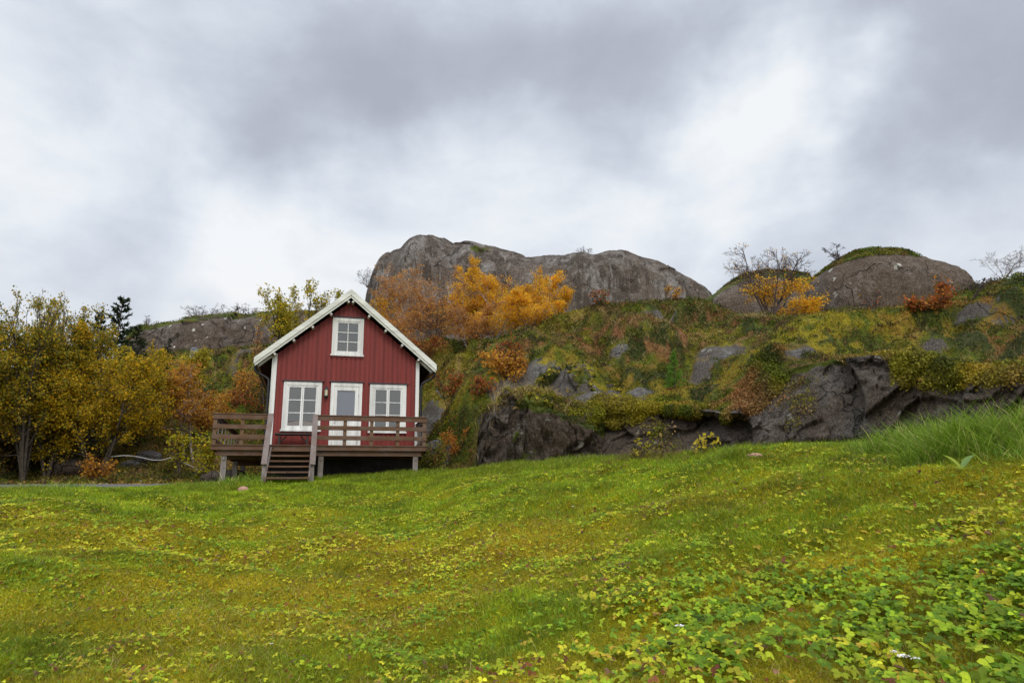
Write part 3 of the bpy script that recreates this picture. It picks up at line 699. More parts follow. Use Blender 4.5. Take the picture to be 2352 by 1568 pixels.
def spruce(label, base, H, Wd, seed, pal=SPRU, group='spruces', nl=1.0, dens=1.0):
    rng = np.random.default_rng(seed); root = empty('spruce', base, label=label, cat='spruce', group=group)
    P0 = grow(rng, np.zeros((1, 3)), np.array([[0, 0, 1.]]), np.array([H]), 10, .012, .02)
    nb = int(120*dens); t = np.linspace(.06, .97, nb)+rng.normal(0, .008, nb); t = np.clip(t, .05, .98)
    a = rng.uniform(0, 2*PI, nb)+np.arange(nb)*2.4; L = Wd*.5*(1-t)**.85*rng.uniform(.65, 1.15, nb)+.05*H*.4
    S0 = np.stack([np.interp(t*H, P0[0, :, 2], P0[0, :, c]) for c in (0, 1)]+[t*H], -1)
    D = np.stack([np.cos(a), np.sin(a), -.10+.75*t**2], -1)
    P1 = grow(rng, S0, D, L, 5, .05, .05)
    s2_, d2, l2, t2 = children(rng, P1, L, 14, .08, .98, (30, 55), .42, .4, flat=True); P2 = grow(rng, s2_, d2, l2, 2, .06, .0)
    Vs, Fs, off = [], [], 0
    for Pk, a_, b_, kk in ((P0, H*.011, .01, 6), (P1, H*.0028, .004, 3)):
        V, F = tubes(Pk, np.linspace(a_, b_, Pk.shape[1])[None, :]*np.ones((len(Pk), 1)), kk); Vs.append(V); Fs.append(F+off); off += len(V)
    mesh_obj('trunk', np.concatenate(Vs), np.concatenate(Fs), M_twig, root, smooth=True)
    pts, els = [], []
    for Pk, n in ((P2, 20), (P1, 34)):
        f = rng.random((len(Pk), n))*(Pk.shape[1]-1.001); j = f.astype(int); fr = (f-j)[..., None]; ar = np.arange(len(Pk))[:, None]
        pts.append((Pk[ar, j]*(1-fr)+Pk[ar, j+1]*fr).reshape(-1, 3)); els.append(unit(Pk[ar, j+1]-Pk[ar, j]).reshape(-1, 3)+0)
    pts = np.concatenate(pts); els = np.concatenate(els); pts[:, 2] -= rng.random(len(pts))*.02*H*.3
    V, F, c = leaf_mesh(rng, pts, H*.0034*nl, pick(rng, pal, len(pts)), aspect=5, elong=els)
    mesh_obj('crown', V, F, M_leaf, root, col=c)
    return root
def htop(base, px, py):
    """height above base of the point seen at picture row py at the base's distance"""
    r = math.hypot(base[0], base[1]); return at_r(px, py, r)[2]-base[2]
def ptree(name, label, cat, group, bx, by, ty, wpx, seed, pal, dist=None, tx=None, **kw):
    """tree whose foot is seen at (bx,by), top at row ty, wpx wide"""
    b = hit(bx, by) if dist is None else at_r(bx, by, dist)
    if dist is not None: b[2] = drop(b[0], b[1])
    r = math.hypot(b[0], b[1]); t = at_r(tx if tx is not None else bx, ty, r)
    H = t[2]-b[2]; w = wpx*b[1]/FPX*1.03
    lean = ((t[0]-b[0])/H*1.0, (t[1]-b[1])/H)
    return tree(name, label, cat, group, b-np.array([0, 0, .05]), H, w, seed, pal, lean=lean, **kw)
LG = 'trees left of the house'
# willows at the left edge: tall, thin crowns against the sky
topthin = lambda q: 1.0-.55*sstep(.62, .95, q[:, 2])
for i, (bx, by, ty, tx, w, lab) in enumerate([
        (-30, 487, 300, -25, 90, 'olive willow cut by the left edge of the picture'),
        (22, 487, 296, 8, 66, 'tall olive willow with thin leafy top, second from the left edge'),
        (45, 487, 305, 40, 70, 'many stemmed olive willow standing beside the gravel road'),
        (60, 486, 290, 72, 74, 'tall olive willow whose top reaches highest beside the spruces')]):
    ptree('willow', lab, 'tree', LG, bx, by, ty, w, 300+i, OLIVE, dist=26+i*.6, tx=tx, nleaf=19000, lsize=.056, stems=6, fan=.26, lo=.16, r0=.055, k=(13, 6, 4), density_fn=topthin, leafpal2=(GOLD, lambda q: .85-.75*q[:, 2]))
ptree('willow', 'broad round golden willow in the middle of the left trees', 'tree', LG, 98, 478, 331, 122, 310, GOLD, dist=27, stems=7, fan=.55, lo=.10, nleaf=64000, lsize=.058, r0=.05, k=(15, 7, 4), ang=(30, 68))
ptree('willow', 'golden olive willow behind the round one', 'tree', LG, 140, 474, 345, 84, 311, YGRN, dist=30.5, tx=146, stems=5, fan=.5, lo=.12, nleaf=26000, lsize=.058, r0=.05, k=(13, 7, 4), ang=(30, 65))
ptree('willow', 'yellowing willow between the tall olive willows and the round golden one', 'tree', LG, 62, 482, 352, 66, 312, GOLD, dist=29.5, stems=5, fan=.4, lo=.12, nleaf=22000, lsize=.058, r0=.045, k=(12, 6, 4))
ptree('willow', 'dark olive willow filling the back of the left grove', 'tree', LG, 14, 480, 372, 90, 313, GOLD, dist=31, stems=5, fan=.4, lo=.1, nleaf=10000, lsize=.08, r0=.06, k=(12, 6, 4))
ptree('birch', 'orange birch with crooked pale trunk, left of the pair by the golden willow', 'tree', LG, 184, 463, 374, 36, 320, ORNG, dist=28.5, tx=172, stems=1, fan=.0, lo=.3, nleaf=3400, lsize=.06, r0=.055, bark=M_birch, k=(18, 5, 4), ang=(25, 55), wander=.16)
ptree('birch', 'slender orange birch with straight pale trunk, nearest the house on the left', 'tree', LG, 193, 462, 362, 32, 321, ORNG, dist=29, tx=194, stems=1, fan=.0, lo=.3, nleaf=3800, lsize=.06, r0=.05, bark=M_birch, k=(18, 5, 4), ang=(25, 55), wander=.08)
ptree('birch', 'small orange birch behind the slender pale trunks', 'tree', LG, 206, 452, 385, 30, 322, ORNG, dist=31, stems=2, lo=.2, nleaf=3500, lsize=.06, r0=.035, bark=M_twig, k=(14, 6, 4))
SG = 'shrubs under the left trees'
ptree('shrub', 'bright yellow leaved shrub against the deck corner', 'shrub', SG, 203, 473, 432, 24, 330, BRT, dist=26, stems=5, fan=.4, lo=.1, nleaf=800, lsize=.075, r0=.014, bark=M_twig, k=(8, 4, 3))
ptree('shrub', 'small bright yellow shrub between the two pale birch trunks', 'shrub', SG, 179, 470, 430, 18, 331, BRT, dist=26.5, stems=4, fan=.3, lo=.15, nleaf=600, lsize=.08, r0=.012, bark=M_twig, k=(7, 4, 3))
ptree('shrub', 'low orange leaved shrub by the dark stone under the willows', 'shrub', SG, 96, 482, 455, 26, 332, ORNG, dist=25.8, stems=6, fan=.7, lo=.1, nleaf=1000, lsize=.06, r0=.012, bark=M_twig, k=(8, 5, 3))
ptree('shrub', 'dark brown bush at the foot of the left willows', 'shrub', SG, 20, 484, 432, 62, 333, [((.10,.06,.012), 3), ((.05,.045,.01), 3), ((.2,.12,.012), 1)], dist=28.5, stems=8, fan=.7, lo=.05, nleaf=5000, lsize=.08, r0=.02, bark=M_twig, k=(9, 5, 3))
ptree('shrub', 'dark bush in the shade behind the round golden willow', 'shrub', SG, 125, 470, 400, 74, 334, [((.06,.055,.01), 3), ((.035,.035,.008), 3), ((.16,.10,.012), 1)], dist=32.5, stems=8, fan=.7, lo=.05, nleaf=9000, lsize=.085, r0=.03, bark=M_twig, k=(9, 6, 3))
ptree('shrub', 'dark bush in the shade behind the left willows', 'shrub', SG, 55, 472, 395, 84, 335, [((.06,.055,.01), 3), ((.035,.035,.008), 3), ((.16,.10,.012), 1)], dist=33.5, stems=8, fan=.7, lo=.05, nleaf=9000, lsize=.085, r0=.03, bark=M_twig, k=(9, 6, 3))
# spruces
def pspruce(label, bx, by, ty, wpx, seed, dist=None, **kw):
    b = hit(bx, by) if dist is None else at_r(bx, by, dist)
    if dist is not None: b[2] = drop(b[0], b[1])
    spruce(label, b, htop(b, bx, ty), wpx*b[1]/FPX, seed, **kw)
pspruce('tall dark spruce with pointed tip behind the golden willow', 110, 400, 293, 88, 401, dist=37)
pspruce('dark spruce with brownish tip left of the tallest spruce', 89, 400, 309, 70, 402, dist=37.5)
pspruce('short dark spruce leaning out right of the tallest spruce', 127, 400, 323, 60, 403, dist=38)
pspruce('dark spruce half hidden by the tall willow tops', 72, 400, 322, 60, 404, dist=39)
pspruce('thin dark green spruce standing on the heath left of the satellite dish', 165, 372, 337, 22, 405, dist=40, pal=[((.025,.045,.012), 3), ((.035,.06,.014), 2)])
pspruce('small bright green conifer on the mossy rocks right of the house', 675, 390, 350, 21, 406, pal=[((.20,.38,.05), 3), ((.28,.46,.06), 2)], group=None, nl=1.8)
# birches behind the house
BG = 'birches in front of the rock dome'
bb = dict(bark=M_birch)
ptree('birch', 'large yellow green birch behind the left slope of the roof', 'tree', BG, 298, 372, 285, 62, 501, YGRN, dist=33, tx=302, stems=3, fan=.3, lo=.15, nleaf=15000, lsize=.075, r0=.07, k=(14, 7, 4), bark=M_bark)
ptree('birch', 'yellow green birch with sparse crown just left of the roof ridge', 'tree', BG, 330, 372, 291, 34, 502, YGRN, dist=33.5, tx=334, stems=2, fan=.2, lo=.25, nleaf=4200, lsize=.075, r0=.05, k=(12, 6, 4), bark=M_bark)
ptree('birch', 'sparse orange birch left of the roof in front of the rock ridge', 'tree', BG, 268, 372, 318, 28, 503, SPAR, dist=37, stems=3, fan=.35, lo=.15, nleaf=1500, lsize=.065, r0=.03, k=(10, 6, 4), bark=M_twig)
ptree('birch', 'small orange birch peeking out right of the roof ridge', 'tree', BG, 372, 350, 290, 26, 504, YELO, dist=41, stems=2, fan=.25, lo=.1, nleaf=3500, lsize=.07, r0=.03, k=(12, 6, 4), **bb)
ptree('birch', 'thin brown orange birch, first from the roof right of the ridge', 'tree', BG, 398, 350, 276, 50, 505, SPAR, dist=42, stems=4, fan=.3, lo=.12, nleaf=8500, lsize=.065, r0=.06, k=(13, 7, 4), **bb)
ptree('birch', 'tall thin brown birch with few orange leaves, second from the roof', 'tree', BG, 420, 346, 262, 52, 506, SPAR, dist=44, tx=418, stems=4, fan=.28, lo=.15, nleaf=5500, lsize=.06, r0=.06, k=(13, 7, 4), **bb)
ptree('birch', 'bare looking brown birch between the thin birches and the first bright one', 'tree', BG, 440, 343, 275, 44, 507, SPAR, dist=43, stems=4, fan=.28, lo=.15, nleaf=3200, lsize=.06, r0=.06, k=(13, 7, 4), **bb)
ptree('birch', 'bright amber birch, left one of the two brightest crowns', 'tree', BG, 457, 344, 276, 46, 508, YELO, dist=41, tx=454, stems=4, fan=.35, lo=.12, nleaf=19000, lsize=.058, r0=.055, k=(13, 7, 4), **bb)
ptree('birch', 'tall sparse orange birch rising between the two bright amber crowns', 'tree', BG, 480, 343, 262, 52, 509, SPAR, dist=42.5, tx=479, stems=4, fan=.3, lo=.12, nleaf=10500, lsize=.065, r0=.06, k=(13, 7, 4), **bb)
ptree('birch', 'broad bright amber birch, right one of the two brightest crowns', 'tree', BG, 512, 348, 268, 82, 510, YELO, dist=39, tx=514, stems=6, fan=.5, lo=.10, nleaf=40000, lsize=.060, r0=.06, k=(13, 7, 4), **bb)
ptree('birch', 'low amber birch spreading at the right end of the bright grove', 'tree', BG, 542, 336, 281, 58, 511, YELO, dist=38.5, tx=545, stems=6, fan=.6, lo=.08, nleaf=21000, lsize=.058, r0=.045, k=(12, 7, 4), **bb)
ptree('birch', 'small yellow birch low in front of the bright grove', 'tree', BG, 490, 362, 305, 48, 512, YELO, dist=35, stems=4, fan=.45, lo=.08, nleaf=6000, lsize=.065, r0=.03, k=(11, 6, 4), **bb)
ptree('birch', 'orange leaved birch low behind the right slope of the roof', 'tree', BG, 408, 356, 305, 44, 513, SPAR, dist=37, stems=4, fan=.35, lo=.1, nleaf=4200, lsize=.065, r0=.03, k=(11, 6, 4), **bb)
ptree('birch', 'dark twiggy birch filling the gap below the sparse crowns', 'tree', BG, 440, 356, 305, 50, 514, SPAR, dist=38, stems=5, fan=.35, lo=.1, nleaf=3800, lsize=.065, r0=.03, k=(11, 7, 4), bark=M_twig)
RG = 'rowan bushes on the slopes'
def rowan(lab, bx, by, ty, w, seed, n=1400, pal=RUST, **kw):
    a = dict(stems=3, fan=.4, lo=.1, lsize=.075, r0=.014, bark=M_twig, k=(9, 5, 3)); a.update(kw)
    ptree('rowan_bush', lab, 'bush', RG, bx, by, ty, w, seed, pal, nleaf=n, **a)
ptree('birch', 'amber birch lowest on the slope, under the broad bright amber one', 'tree', BG, 527, 352, 298, 50, 515, YELO, dist=35, stems=5, fan=.5, lo=.06, nleaf=13000, lsize=.058, r0=.03, k=(12, 7, 4), **bb)
ptree('birch', 'orange birch low at the gully between roof and pale rock', 'tree', BG, 468, 362, 305, 46, 516, SPAR, dist=35, stems=4, fan=.45, lo=.06, nleaf=6500, lsize=.058, r0=.03, k=(12, 7, 4), **bb)
rowan('rust orange rowan bush in the gully below the bright amber birches', 510, 396, 342, 44, 520, 2400, ORNG)
rowan('small red orange rowan bush right of the roof corner', 432, 357, 336, 34, 521, 1600)
rowan('low orange rowan bush between roof corner and pale rock', 448, 408, 372, 30, 522, 900)
rowan('rust rowan bush on the dark slope above the dry grass', 500, 372, 340, 26, 523, 900)
rowan('small rust bush right above the dry grass rock', 482, 398, 378, 22, 524, 500)
rowan('orange rowan bush left of the house, right under the eave', 262, 404, 352, 24, 525, 1300, ORNG)
rowan('orange rowan bush left of the downpipe, farther from the house', 238, 404, 366, 22, 526, 1000, ORNG)
rowan('low rust bush on the heath beside the left downpipe', 250, 418, 385, 30, 527, 1500, RUST)
rowan('orange bush behind the left deck railing', 222, 432, 392, 32, 528, 1500, ORNG)
rowan('tiny orange rowan above the pale boulder moss', 946, 306, 281, 14, 530, 260, RUST, stems=2)
rowan('low red orange rowan clump at the right foot of the big boulder', 926, 310, 298, 34, 531, 900, RUST, fan=.9)
rowan('low amber birch scrub between the two boulders', 796, 318, 288, 44, 532, 2600, YELO, fan=.8)
rowan('red rowan sprig at the foot of the rock dome', 600, 306, 289, 16, 533, 260, RUST)
rowan('orange sprig at the right foot of the rock dome', 672, 303, 287, 16, 534, 320, ORNG)
rowan('thin leafless sapling in front of the big boulder', 874, 313, 289, 14, 535, 20, RUST, stems=2)
ptree('birch', 'birch with bare top and amber lower leaves between the boulders and the dome', 'tree', None, 771, 321, 243, 66, 540, YELO, dist=33, tx=768, stems=7, fan=.5, lo=.12, nleaf=19000, lsize=.056, r0=.05, k=(12, 7, 4), bark=M_twig, density_fn=lambda q: np.where(q[:, 2] < .48, 1.0, .03)*np.where((q[:, 0] < -.3) & (q[:, 2] < .75), 1.6, 1))
BR_ = 'leafless bushes on the skyline'
def bare(lab, bx, by, ty, w, seed, dist=None, bz=None, n=0, stems=6, **kw):
    ptree('bare_bush', lab, 'bush', BR_, bx, by, ty, w, seed, SPAR, dist=dist, nleaf=n, stems=stems, fan=.55, lo=.1, lsize=.05, r0=.022, bark=M_twig, k=(9, 5, 3), **kw)
bare('leafless bush on the far right mossy hill', 1003, 279, 246, 42, 550, n=200, stems=7)
bare('small leafless bush left of the far right one', 972, 297, 276, 24, 551, stems=3)
def on_rock(lab, bv, px, Y, ty, wpx, seed, n=0, stems=6, **kw):
    p = at_y(px, ty, Y); h = bv.ray_cast(Vector((p[0], p[1], 80)), Vector((0, 0, -1)), 200); z = h[0].z if h[0] is not None else p[2]-2
    a = dict(fan=.55, lo=.1, lsize=.05, r0=.035, bark=M_twig, k=(9, 5, 3)); a.update(kw)
    tree('bare_bush', lab, 'bush', BR_, (p[0], p[1], z-.15), max(.6, p[2]-z+.15), wpx*Y/FPX, seed, SPAR, nleaf=n, stems=stems, **a)
on_rock('lone leafless bush on top of the grey rock dome', DB, 584, 78, 247, 17, 552)
on_rock('leafless birch leaning out from the left edge of the dome', DB, 368, 76, 270, 20, 553)
on_rock('wide leafless bush on the left rock ridge, left of three', RB, 203, 57, 305, 34, 554, stems=9)
on_rock('leafless bush on the left rock ridge, middle of three', RB, 229, 57, 303, 20, 555)
on_rock('leafless bush on the left rock ridge, nearest the roof', RB, 246, 57, 306, 19, 556, stems=5)
on_rock('tiny leafless bush at the low left end of the rock ridge', RB, 149, 56, 317, 15, 557, stems=4)
on_rock('leafless twigs at the top left of the big boulder', BV1, 840, 36.5, 247, 32, 558, stems=5, lean=(-.5, 0))

# fallen pale branch at the left
def curve_tube(name, pts, r, mat, parent=None, k=6, r1=None):
    P = np.array(pts, float)
    t = np.linspace(0, len(P)-1, len(P)*5); Q = np.stack([np.interp(t, np.arange(len(P)), P[:, c]) for c in range(3)], -1)
    for _ in range(4): Q[1:-1] = (Q[:-2]+2*Q[1:-1]+Q[2:])/4
    V, F = tubes(Q[None], np.linspace(r, r1 if r1 else r, len(Q))[None], k)
    n = len(Q)
    caps = [np.array([list(range(k))[::-1]]), np.array([list(range((n-1)*k, n*k))])]
    return mesh_obj(name, V, [F]+caps, mat, parent, smooth=True)
def lift(px, py, h=.12, dist=27):
    p = at_r(px, py, dist); p[2] = max(p[2], drop(p[0], p[1])+h); return p
o = curve_tube('fallen_branch', [at_r(a, b, 26.8) for a, b in ((108,457),(125,455),(141,457),(152,460),(163,460),(172,457),(177,458),(184,463),(192,466),(199,471),(204,467),(208,463),(213,461))], .022, M_deadwood, r1=.012)
tag(o, 'long thin pale bent branch hanging low between the left trees', 'branch')

# ---------------------------------------------------------------- the house (local frame u, w, z)
cph, sph = math.cos(PHI), math.sin(PHI)
def loc(u, w, z): return np.array([u*cph-w*sph, u*sph+w*cph, z])
class MB:
    def __init__(s): s.V = []; s.F = []
    def verts(s, vs, fs):
        o = len(s.V); s.V += [tuple(v) for v in vs]; s.F += [tuple(i+o for i in f) for f in fs]; return s
    def box(s, u0, u1, w0, w1, z0, z1):
        return s.verts([(u0,w0,z0),(u1,w0,z0),(u1,w1,z0),(u0,w1,z0),(u0,w0,z1),(u1,w0,z1),(u1,w1,z1),(u0,w1,z1)],
                       [(0,3,2,1),(4,5,6,7),(0,1,5,4),(1,2,6,5),(2,3,7,6),(3,0,4,7)])
    def hexa(s, P):   # 8 points: bottom ring, top ring
        return s.verts(P, [(0,3,2,1),(4,5,6,7),(0,1,5,4),(1,2,6,5),(2,3,7,6),(3,0,4,7)])
    def bar(s, a, b, hw, hh, up=(0,0,1)):
        a, b, up = Vector(a), Vector(b), Vector(up); d = (b-a).normalized(); sd_ = d.cross(up).normalized()*hw; n = sd_.cross(d).normalized()*hh
        return s.hexa([a-sd_-n, a+sd_-n, b+sd_-n, b-sd_-n, a-sd_+n, a+sd_+n, b+sd_+n, b-sd_+n])
    def prism(s, poly, w0, w1):     # polygon in (u,z), ccw seen from the front
        n = len(poly); return s.verts([(u, w0, z) for u, z in poly]+[(u, w1, z) for u, z in poly],
            [tuple(range(n)), tuple(range(2*n-1, n-1, -1))]+[(i, i+n, (i+1) % n+n, (i+1) % n) for i in range(n)])
    def build(s, name, mat, parent, org, bevel=0, rng=None):
        me = bpy.data.meshes.new(name); me.from_pydata([(v[0]-org[0], v[1]-org[1], v[2]-org[2]) for v in s.V], [], s.F); me.update()
        bm = bpy.data.meshes and None
        import bmesh
        b = bmesh.new(); b.from_mesh(me); bmesh.ops.recalc_face_normals(b, faces=b.faces); b.to_mesh(me); b.free()
        me.materials.append(mat); o = bpy.data.objects.new(name, me); COL.objects.link(o); o.parent = parent
        if bevel:
            md = o.modifiers.new('bevel', 'BEVEL'); md.width = bevel; md.segments = 1; md.limit_method = 'ANGLE'
        return o
UC, WF = .73, 22.4              # centre line and front wall of the house
U0, U1 = UC-2.305, UC+2.295
ZD = 1.78                       # deck level
WB = 29.6
horg = (UC, WF, ZD)
hroot = empty('red_cabin', loc(*horg), PHI, label='small red wooden cabin with white trimmed gable, windows and door', cat='cabin')
def soff(u): return 6.70-.849*abs(u-UC)    # underside of the roof at the front wall
GAPS = []
m = MB(); m.prism([(U0+.01, ZD-.10), (U1-.01, ZD-.10), (U1-.01, soff(U1)), (UC, soff(UC)), (U0+.01, soff(U0))], WF+.03, WF+.12)
m.build('wall', M_red, hroot, horg)
# vertical boards nailed over the joints: one mesh, like the wall's own surface
rngb = random.Random(4)
m = MB(); u = U0+.14
openings = [(-1.21, -.045, 2.42, 3.96), (.23, 1.215, 0, 3.97), (1.46, 2.64, 2.40, 3.96), (.19, 1.19, 4.86, 6.13)]
while u < U1-.10:
    wd = .098+rngb.uniform(-.004, .004); u2 = min(u+wd, U1-.08)
    spans = [(ZD-.08, min(soff(u), soff(u2))-.004)]
    for a, b, c, d in openings:
        if u2 > a-.01 and u < b+.01:
            ns_ = []
            for z0, z1 in spans:
                if z0 < c and z1 > c-.0: ns_.append((z0, c-.06))
                if z1 > d+.02: ns_.append((d+.02, z1))
                if not (z0 < c) and not (z1 > d+.02): pass
            spans = ns_
    dw_ = rngb.uniform(-.0025, .0025)
    for z0, z1 in spans:
        if z1-z0 < .05: continue
        t0_, t1_ = min(z1, soff(u)-.004), min(z1, soff(u2)-.004)
        if z1 > 4.6 and z1 >= min(soff(u), soff(u2))-.006:
            t0_, t1_ = soff(u)-.004, soff(u2)-.004
            if u < UC < u2: t0_ = t1_ = min(t0_, t1_)
        m.prism([(u, z0), (u2, z0), (u2, t1_), (u, t0_)], WF+.004+dw_, WF+.031)
    u += .152+rngb.uniform(-.006, .006)
m.build('cladding_boards', M_red, hroot, horg)
m = MB(); m.box(U0+.01, U0+.13, WF+.13, WB, ZD-.1, soff(U0)); m.box(U1-.13, U1-.01, WF+.13, WB, ZD-.1, soff(U1)); m.prism([(U0+.14, ZD-.1), (U1-.14, ZD-.1), (U1-.14, soff(U1-.14)), (UC, soff(UC)), (U0+.14, soff(U0+.14))], WB-.12, WB)
m.build('wall', M_red, hroot, horg)
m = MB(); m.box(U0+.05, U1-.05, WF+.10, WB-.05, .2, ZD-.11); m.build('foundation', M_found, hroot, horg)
# narrow boards under the windows: head strip
for a in ((-1.21, -.045, WF-.004, WF+.0, 2.33, 2.40), (1.46, 2.64, WF-.004, WF+.0, 2.31, 2.38), (.20, 1.18, WF-.006, WF-.001, 4.76, 4.83)):
    m = MB(); m.box(*a); m.build('cladding_strip', M_red, hroot, horg)
# roof
rf = MB(); TH = .11; OV = 2.84
def roofslab(mb, sgn, z_off, th, w0, w1, du0, du1):
    a = (UC+sgn*du0, 7.01+z_off-.849*du0); b = (UC+sgn*du1, 7.01+z_off-.849*du1)
    P = [(a[0], w0, a[1]-th), (b[0], w0, b[1]-th), (b[0], w1, b[1]-th), (a[0], w1, a[1]-th), (a[0], w0, a[1]), (b[0], w0, b[1]), (b[0], w1, b[1]), (a[0], w1, a[1])]
    mb.hexa(P)
for s_ in (-1, 1): roofslab(rf, s_, -.02, .15, WF-.30, WB+.3, 0.0 if s_ < 0 else .002, OV-.03)
roof = rf.build('roof', M_roof, hroot, horg)
for s_ in (-1, 1):
    b1 = MB(); roofslab(b1, s_, .012, .20, WF-.37, WF-.335, .0005, OV+.01); o1 = b1.build('bargeboard', M_cream, hroot, horg)
    b2 = MB(); roofslab(b2, s_, -.15, .125, WF-.335, WF-.305, .001, OV-.02); b2.build('under_board', M_cream, o1, horg)
    for w_ in (WF-.2, WF+.0):  # soffit returns
        pass
    fb = MB(); sgn = s_; ue = UC+s_*(OV-.09)
    fb.box(min(ue, ue+s_*.03), max(ue, ue+s_*.03), WF-.30, WB+.2, 7.01-.849*OV-.20, 7.01-.849*OV-.02); fb.build('eave_board', M_cream, hroot, horg)
    # rafter foot seen under the eave
    e = MB(); e.hexa([(UC+s_*2.33, WF-.10, 4.70), (UC+s_*2.72, WF-.10, 4.36), (UC+s_*2.72, WF-.05, 4.36), (UC+s_*2.33, WF-.05, 4.70), (UC+s_*2.33, WF-.10, 4.80), (UC+s_*2.72, WF-.10, 4.47), (UC+s_*2.72, WF-.05, 4.47), (UC+s_*2.33, WF-.05, 4.80)]); e.build('rafter_foot', M_white, hroot, horg)
    # purlin ends
    for du in (.085, .62, 1.17, 1.72, 2.27):
        zc = 7.01-.849*du-.31; uc = UC+s_*du; tz = .6*s_
        q = MB(); q.bar((uc, WF-.29, zc), (uc, WF+.02, zc), .032, .05, up=(math.sin(.70)*s_, 0, math.cos(.70))); q.build('purlin_end', M_white, hroot, horg)
    # gutter and downpipe
    gu = UC+s_*(OV-.0)
    gp = MB(); n = 8
    pr_ = [(gu+.055*math.cos(PI+PI*i/n), 4.50+.055*math.sin(PI+PI*i/n)) for i in range(n+1)]; pr2 = [(gu+.047*math.cos(PI+PI*i/n), 4.50+.047*math.sin(PI+PI*i/n)) for i in range(n, -1, -1)]
    for i in range(n):
        a, b, c_, d_ = pr_[i], pr_[i+1], pr2[n-i-1], pr2[n-i]
        gp.prism([a, b, c_, d_], WF-.30, WB+.3)
    gp.build('gutter', M_black, hroot, horg)
    pu = UC+s_*2.40
    pts = [(gu, WF-.0, 4.45), (gu, WF-.0, 4.28), (gu-s_*.06, WF-.0, 4.20), (pu+s_*.12, WF+.02, 4.08), (pu, WF+.02, 3.98), (pu, WF+.02, 3.80), (pu, WF+.02, 2.2), (pu, WF+.02, 1.5)]
    curve_tube('downpipe', [(a-horg[0], b-horg[1], c-horg[2]) for a, b, c in pts], .040, M_black, hroot, k=10)
# corner boards
m = MB(); m.box(U0-.03, U0+.12, WF-.022, WF+.02, ZD-.08, soff(U0+.12)-.02); m.box(U0-.03, U0-.005, WF+.021, WF+.14, ZD-.08, soff(U0)-.05); m.build('corner_board', M_white, hroot, horg)
m = MB(); m.box(U1-.085, U1+.03, WF-.022, WF+.02, ZD-.08, soff(U1)-.03); m.box(U1+.005, U1+.03, WF+.021, WF+.14, ZD-.08, soff(U1)-.05); m.build('corner_board', M_white, hroot, horg)

